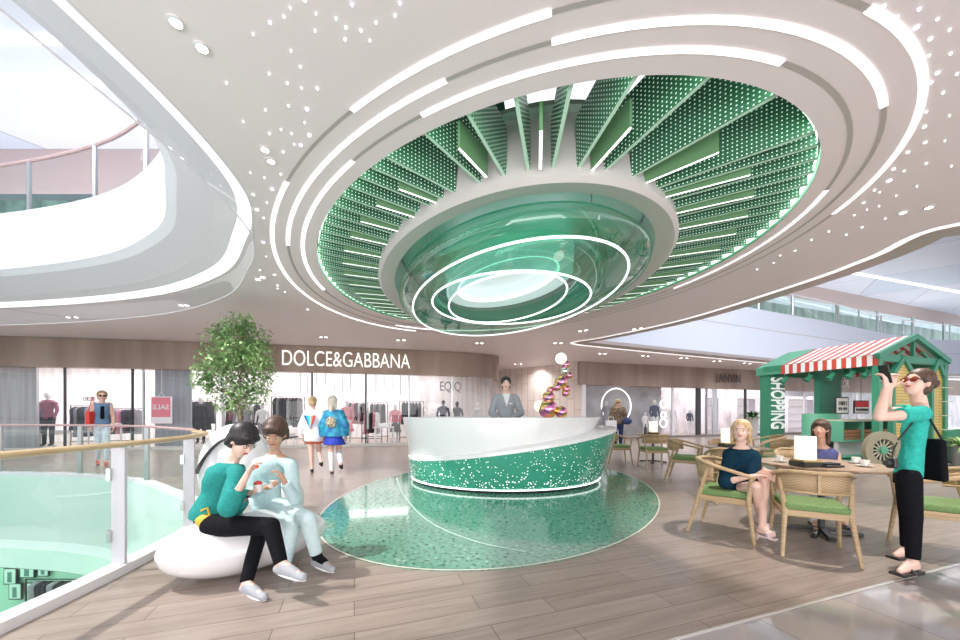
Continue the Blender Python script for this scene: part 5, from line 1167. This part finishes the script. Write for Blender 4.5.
# --- 5 receptionist
D_ = 7.15
J = dict(ground=(P(505,400,D_).x,D_,.32), pel=P(506,421,D_), neck=P(506,393.5,D_), head=P(506,384,D_-.02), look=(-.02,-1,-.02), sL=P(515.5,398,D_), sR=P(496.5,398,D_), eL=P(521,413,D_), eR=P(491.5,413,D_),
 wL=P(512,419,D_-.25), wR=P(500,419,D_-.25), hL=(-.9,-.3,-.1), hR=(.9,-.3,-.1), nL=(0,-.2,-1), nR=(0,-.2,-1), pL=P(511,422,D_), pR=P(502,422,D_), kL=P(510,443,D_), kR=P(502,443,D_), aL=(P(510,440,D_).x,D_,.38), aR=(P(502,440,D_).x,D_,.38), tL=(P(511,440,D_).x,D_-.16,.36), tR=(P(501,440,D_).x,D_-.16,.36), body=(0,-1,0))
for k_ in ('pel','pL','pR'): J[k_] = Vector(J[k_])
f5 = Fig('receptionist in a grey jacket with black hair tied back standing behind the desk', J, 1.12, 'rosy', vox=.011, hs=1.04); f5.curl={'L':.3,'R':.3}
f5.body(); f5.top(greys,1.85,-.1,.020,'grey_jacket',.006); f5.trousers(greys,.95,.012); f5.shoes(blk); f5.hair_cap(hair_black,fringe=False,vol=1.04,bun=(.10,-.01,.035),side=.0)
nk = f5.J['neck']; pl = f5.J['pel']; fw = f5.fw
def dep(t): 
    tab = [(.38,.088),(.62,.116),(.80,.110),(.92,.080),(.99,.062)]
    for (a,x),(b,y) in zip(tab,tab[1:]):
        if a<=t<=b: return (x+(y-x)*(t-a)/(b-a))*1.12+.034
m = MB(); ts = [.98,.92,.84,.74,.64,.55]; fr_ = []
for q,t in enumerate(ts): hw = .072*(1-q/5)+.006; c = pl.lerp(nk,t); fr_ += [c+f5.rt*hw+fw*(dep(t)-hw*.12), c+fw*(dep(t)+.006), c-f5.rt*hw+fw*(dep(t)-hw*.12)]
m.add(fr_, [[3*q+j,3*q+j+1,3*q+4+j,3*q+3+j] for q in range(5) for j in range(2)]); m.build('white_shirt', whites, f5.o, solid=.012)
MB().box(nk.lerp(pl,.38)+fw*.150+f5.rt*(-.085),(.06,.01,.018)).build('name_badge', M['whitem'], f5.o)
# --- 6 woman with white shopping bag at the right boutique
D_ = 13.6
def simple(px, D, yt, yf, look, lab, topm, legm, hairm, sleeve=1.9, vox=.016, skin='fair', length=.1, hem=-.1, pose=0, skirt=False, wf=1.0, shoe=None, bun=None):
    H_ = (yf-yt)*D/F; k = H_/1.70; base = G(px,yf); base.y = D; base.x = (px-480)*D/F; base.z = 0; d = Vector(look).normalized(); r_ = Vector((d.y,-d.x,0)); U = Vector((0,0,k))
    q = lambda z,s=0,f=0: base+U*z+r_*(s*k*wf)+d*(f*k)
    J = dict(ground=base, pel=q(.93), neck=q(1.41), head=q(1.56,0,.02), look=d, sL=q(1.37,-.17), sR=q(1.37,.17), eL=q(1.10,-.23,.0), eR=q(1.10,.23,.0), wL=q(.88,-.24,.10), wR=q(.88,.24,.06),
      hL=(0,0,-1), hR=(0,0,-1), nL=r_, nR=-r_, pL=q(.90,-.09), pR=q(.90,.09), kL=q(.50,-.09,.10), kR=q(.50,.09,-.02), aL=q(.09,-.08,.12), aR=q(.10,.08,-.20), tL=q(.035,-.08,.27), tR=q(.035,.08,-.06), body=d)
    f_ = Fig(lab, J, k, skin, vox=vox, lim=.78 if wf<1 else 1.0, dsc=.8 if wf<1 else 1.0); f_.wf = wf; f_.curl={'L':.7,'R':.7}; f_.body(); f_.top(topm,sleeve,hem,.025,'top',.01)
    if skirt: f_.skirt(legm)
    else: f_.trousers(legm,.9,.012)
    f_.shoes(shoe or blk); f_.hair_cap(hairm,length=length,fringe=bun is None,bun=bun); return f_
f6 = simple(618,13.2,399,449.6,(-.36,-.93,0),'blonde woman in a brown fur coat and dark trousers with bags before the right boutique',fabric('brown_fur',(.20,.15,.11),14,.5),fabric('dark_denim',(.03,.05,.12)),hair_blonde,hem=-.14)
shades(f6, blk, blk)
t = thing('shopping_bag', 'white paper shopping bag carried by the woman before the right boutique', 'bag', tuple(P(611,426,12.95)))
MB().box((0,0,0),(.36,.12,.40)).build('bag', M['whitem'], t); MB().tube([(-.1,0,.2),(-.08,0,.32),(.08,0,.32),(.1,0,.2)],.01,6).build('handle', M['whitem'], t)
t = thing('handbag', 'navy handbag on the arm of the woman before the right boutique', 'bag', tuple(P(627,421,12.95)))
MB().ell((0,0,0),(.18,.09,.13),None,16,10).build('bag', mat('navy_leather',(.02,.04,.14),.4), t); MB().tube([(-.1,0,.1),(0,0,.3),(.1,0,.1)],.012,6).build('handle', blk, t)
# --- 7 woman in a denim vest beyond the void
f7 = simple(102,9.1,390,465.7,(.75,-.66,0),'woman in a denim vest and white trousers with sunglasses walking beyond the void',cl['denim'],fabric('pale_blue_white_trousers',(.62,.70,.78)),noisy(mat('hair_light_brown',(.30,.18,.09),.5),(.22,.13,.06),(.40,.26,.14),4),sleeve=0,length=0,vox=.012,hem=.0,wf=.74,shoe=mat('red_shoe',(.5,.06,.03),.4),bun=(.07,.09,.04))
shades(f7, blk, blk)
m = MB(); loftb(m, f7.torso_secs(.032,.10,.80)); 
m2_ = MB(); c = f7.J['pel'].lerp(f7.J['neck'],.55)+f7.fw*.13; m2_.box(c-f7.fw*.025,(.075,.06,.32),math.atan2(f7.rt.y,f7.rt.x)); m2_.build('black_top', blackj, f7.o, .02)
t = thing('handbag', 'bright red handbag hanging from the shoulder of the woman in the denim vest', 'bag', tuple(P(91.5,419,8.95)))
MB().box((0,0,0),(.10,.22,.38)).build('bag', mat('red_leather',(.65,.05,.03),.4), t, .02); MB().tube([(0,-.08,.18),(.03,0,.55),(0,.08,.18)],.01,6).build('strap', mat('red_strap',(.6,.05,.03),.4), t)
# --- 8 blonde seated in navy
J = dict(ground=(2.85,3.85,0), pel=P(739,488,3.95), neck=P(741,448,3.90), head=P(741,431,3.86), look=(-.66,-.75,-.02), up=(.05,0,1), sL=P(754,457,3.84), sR=P(730,456,3.94), eL=P(752,480,3.74), eR=P(726,482,3.80),
 wL=P(765,470,3.62), wR=P(752,476,3.60), hL=(.5,-.2,-.6), hR=(.8,-.1,.1), nL=(0,-.6,-.3), nR=(0,-.2,-1), pL=P(748,491,3.92), pR=P(733,490,3.98), kL=P(764,478,3.66), kR=P(756,486,3.60), aL=P(762,528,3.62), aR=P(760,519,3.74), tL=P(773,535,3.54), tR=P(766,528,3.66), body=(.35,-.93,0))
f8 = Fig('blonde woman in a dark navy blouse and shorts sitting cross legged in the armchair', J, .93, 'rosy'); f8.curl={'L':.3,'R':.4}
f8.body(); f8.top(navyc,1.15,-.16,.022,'blouse',.016); f8.hair_cap(hair_blonde,length=.03,fringe=False,vol=1.02,side=.10)
T = MB(); loftb(T, f8.torso_secs(.018,-.16,.12))
for S in 'LR': frus(T, f8.J['p'+S], f8.J['p'+S].lerp(f8.J['k'+S],.45), .10, .092)
f8.part(T,'shorts',navyc)
st = mat('pale_pink_leather',(.75,.60,.62),.4)
for S in 'LR':
    a,t_ = f8.J['a'+S],f8.J['t'+S]; m = MB(); d = (t_-a).normalized(); m.bar(a-d*.03+Vector((0,0,-.085)), t_+d*.03+Vector((0,0,-.026)), .065,.012)
    m.tube([a+Vector((.038*math.cos(q),.038*math.sin(q),.0)) for q in [2*PI*k/12 for k in range(12)]],.006,6,True); m.tube([a-d*.03+Vector((0,0,-.085)),a-d*.05+Vector((0,0,-.15))],[.014,.006],8)
    m.bar(a.lerp(t_,.75)+Vector((-.04,0,-.02)),a.lerp(t_,.75)+Vector((.04,0,-.0)),.03,.05); m.build('heeled_sandal', st, f8.o)
# --- 9 woman in purple behind the table
J = dict(ground=(4.2,4.75,0), pel=P(822,484,4.86), neck=P(822,447,4.70), head=P(820.5,429,4.66), look=(-.85,-.6,.0), up=(.1,0,1), sL=P(836,455,4.70), sR=P(811,455,4.78), eL=P(842,478,4.62), eR=P(806,480,4.66),
 wL=P(822,477,4.34), wR=P(812,475,4.40), hL=(-.9,-.3,.0), hR=(.6,-.6,0), nL=(0,0,-1), nR=(0,0,-1), pL=P(829,488,4.84), pR=P(816,488,4.88), kL=P(828,489,4.40), kR=P(816,489,4.42), aL=P(845,526,4.10), aR=P(816,529,4.0), tL=P(850,530,3.92), tR=P(814,536,3.82), body=(-.3,-.95,0))
f9 = Fig('smiling woman with long dark hair in a sleeveless purple top sitting behind the large table', J, .93, 'warm'); f9.curl={'L':.2,'R':.4}
f9.body(); f9.top(purp,0,-.14,.016,'sleeveless_top'); f9.trousers(whites,.85,.012); f9.shoes(blk); f9.hair_cap(hair_brown,length=.15,fringe=True,vol=1.08,side=.10)
# --- 10 standing woman taking a photograph
J = dict(ground=(3.42,2.97,0), pel=P(908,474,2.96), neck=P(921,405,2.96), head=P(917,383,2.93), look=(-.93,-.08,.28), up=(.25,0,1), sL=P(921,414,2.80), sR=P(915,412,3.10), eL=P(879,417,2.74), eR=P(885,411,3.06),
 wL=P(886,388,2.82), wR=P(889,389,2.98), hL=(.12,.15,1), hR=(.08,-.1,1), nL=(-.5,.9,.1), nR=(-.5,-.9,.1), pL=P(909,478,2.87), pR=P(907,478,3.05), kL=P(913,518,2.86), kR=P(908,516,3.06), aL=P(913,562,2.84), aR=P(907,549,3.07), tL=P(900,571,2.80), tR=P(896,555,3.05), body=(-1,0,0))
f10 = Fig('standing woman in a turquoise shirt and black trousers with raised arms taking a photograph', J, .98, 'rosy', vox=.008, hs=1.0, hd=.86, dsc=.64, lim=.74); f10.curl={'L':.75,'R':.75}
f10.body(); f10.top(teal2,.50,-.02,.012,'t_shirt',.006); f10.trousers(blackj,.93,.012,.002,waist=.2); f10.hair_cap(hair_brown,fringe=False,vol=1.04,bun=(.155,.035,.046))
shades(f10, blk, mat('amber_lens',(.25,.03,.01),.15))
for S in 'LR':
    a,t_ = f10.J['a'+S],f10.J['t'+S]; d = Vector((t_.x-a.x,t_.y-a.y,0)).normalized(); zb = t_.z-.022; m = MB(); A = Vector((a.x,a.y,zb))-d*.05; B = Vector((t_.x,t_.y,zb))+d*.04; m.bar(A,B,.09,.02)
    sd = Vector((-d.y,d.x,0)); mid = A.lerp(B,.45); m.tube([mid+sd*.045, Vector((mid.x,mid.y,a.z-.015))+d*.02, mid-sd*.045],.010,6); m.tube([Vector((mid.x,mid.y,a.z-.018))+d*.02, B-d*.05+Vector((0,0,.03))],.008,6)
    m.build('sandal', blk, f10.o)
r,f,u,Q = f10.hf
ph = (f10.J['wL']+f10.J['wR'])/2+f10.org+Vector((-.02,0,.115)); t = thing('smartphone', 'black smartphone held up in the hands of the standing woman', 'phone', tuple(ph))
Mx = Matrix.Rotation(R(-14),3,'Y'); MB().box((0,0,0),(.009,.075,.15),M=Mx).build('case', blk, t, .003); MB().box((.006,0,0),(.002,.068,.14),M=Mx).build('screen', mat('phone_screen',(.03,.04,.06),.1), t)
t = thing('tote_bag', 'black cloth bag hanging behind the standing woman in turquoise', 'bag', tuple(P(927,459,3.02)))
MB().add([(-.03,-.12,.17),(.02,-.12,.17),(.02,.12,.17),(-.03,.12,.17),(-.025,-.13,-.17),(.03,-.13,-.17),(.03,.13,-.17),(-.025,.13,-.17)],[[0,1,2,3],[7,6,5,4],[0,4,5,1],[1,5,6,2],[2,6,7,3],[3,7,4,0]]).build('bag', blackj, t, .02)
sh = P(924,409,2.82)-Vector(t.location); MB().tube([(0,-.1,.16),tuple(sh)],.008,6).tube([tuple(sh),tuple(P(898,440,2.85)-Vector(t.location))],.006,6).build('strap', blk, t)
t = thing('camera', 'black camera hanging at the hip of the standing woman', 'camera', tuple(P(892,463,2.86)))
MB().box((0,0,0),(.035,.07,.08)).build('camera_body', blk, t, .01); MB().lathe((-.017,0,0),[(.020,0),(.022,.035),(.0,.035)],16,Matrix.Rotation(R(-90),3,'Y')).build('lens', M['dark'], t); MB().tube([(0,0,.04),(.01,0,.10),(.04,.0,.16)],.005,6).build('strap', blk, t)
# ---------------------------------------------------------------- labels: tell look-alikes apart by their place
bpy.context.view_layer.update()
ordn = ['first','second','third','fourth','fifth','sixth','seventh','eighth','ninth','tenth','eleventh','twelfth','thirteenth','fourteenth','fifteenth','sixteenth','seventeenth','eighteenth','nineteenth','twentieth']
def oname(i): return ordn[i] if i<20 else ('twenty ' if i<30 else 'thirty ' if i<40 else 'forty ')+ordn[(i+1)%10-1] if (i+1)%10 else ('thirtieth' if i==29 else 'fortieth')
by = {}
for o in SC.objects:
    if o.parent is None and 'label' in o and 'category' in o: by.setdefault(o['label'], []).append(o)
for lb_, os_ in by.items():
    if len(os_) < 2: continue
    vert = 'pinpoint' in lb_
    def key(o):
        p = o.matrix_world.translation
        if p.length < 1e-6:
            p = sum((Vector(c) for c in o.bound_box), Vector())/8
        return -(EYE-p.z)/p.y*-1 if vert else p.x/p.y
    os_.sort(key=key, reverse=vert)
    for i,o in enumerate(os_): o['label'] = lb_+', '+oname(i)+(' from top' if vert else ' from left')
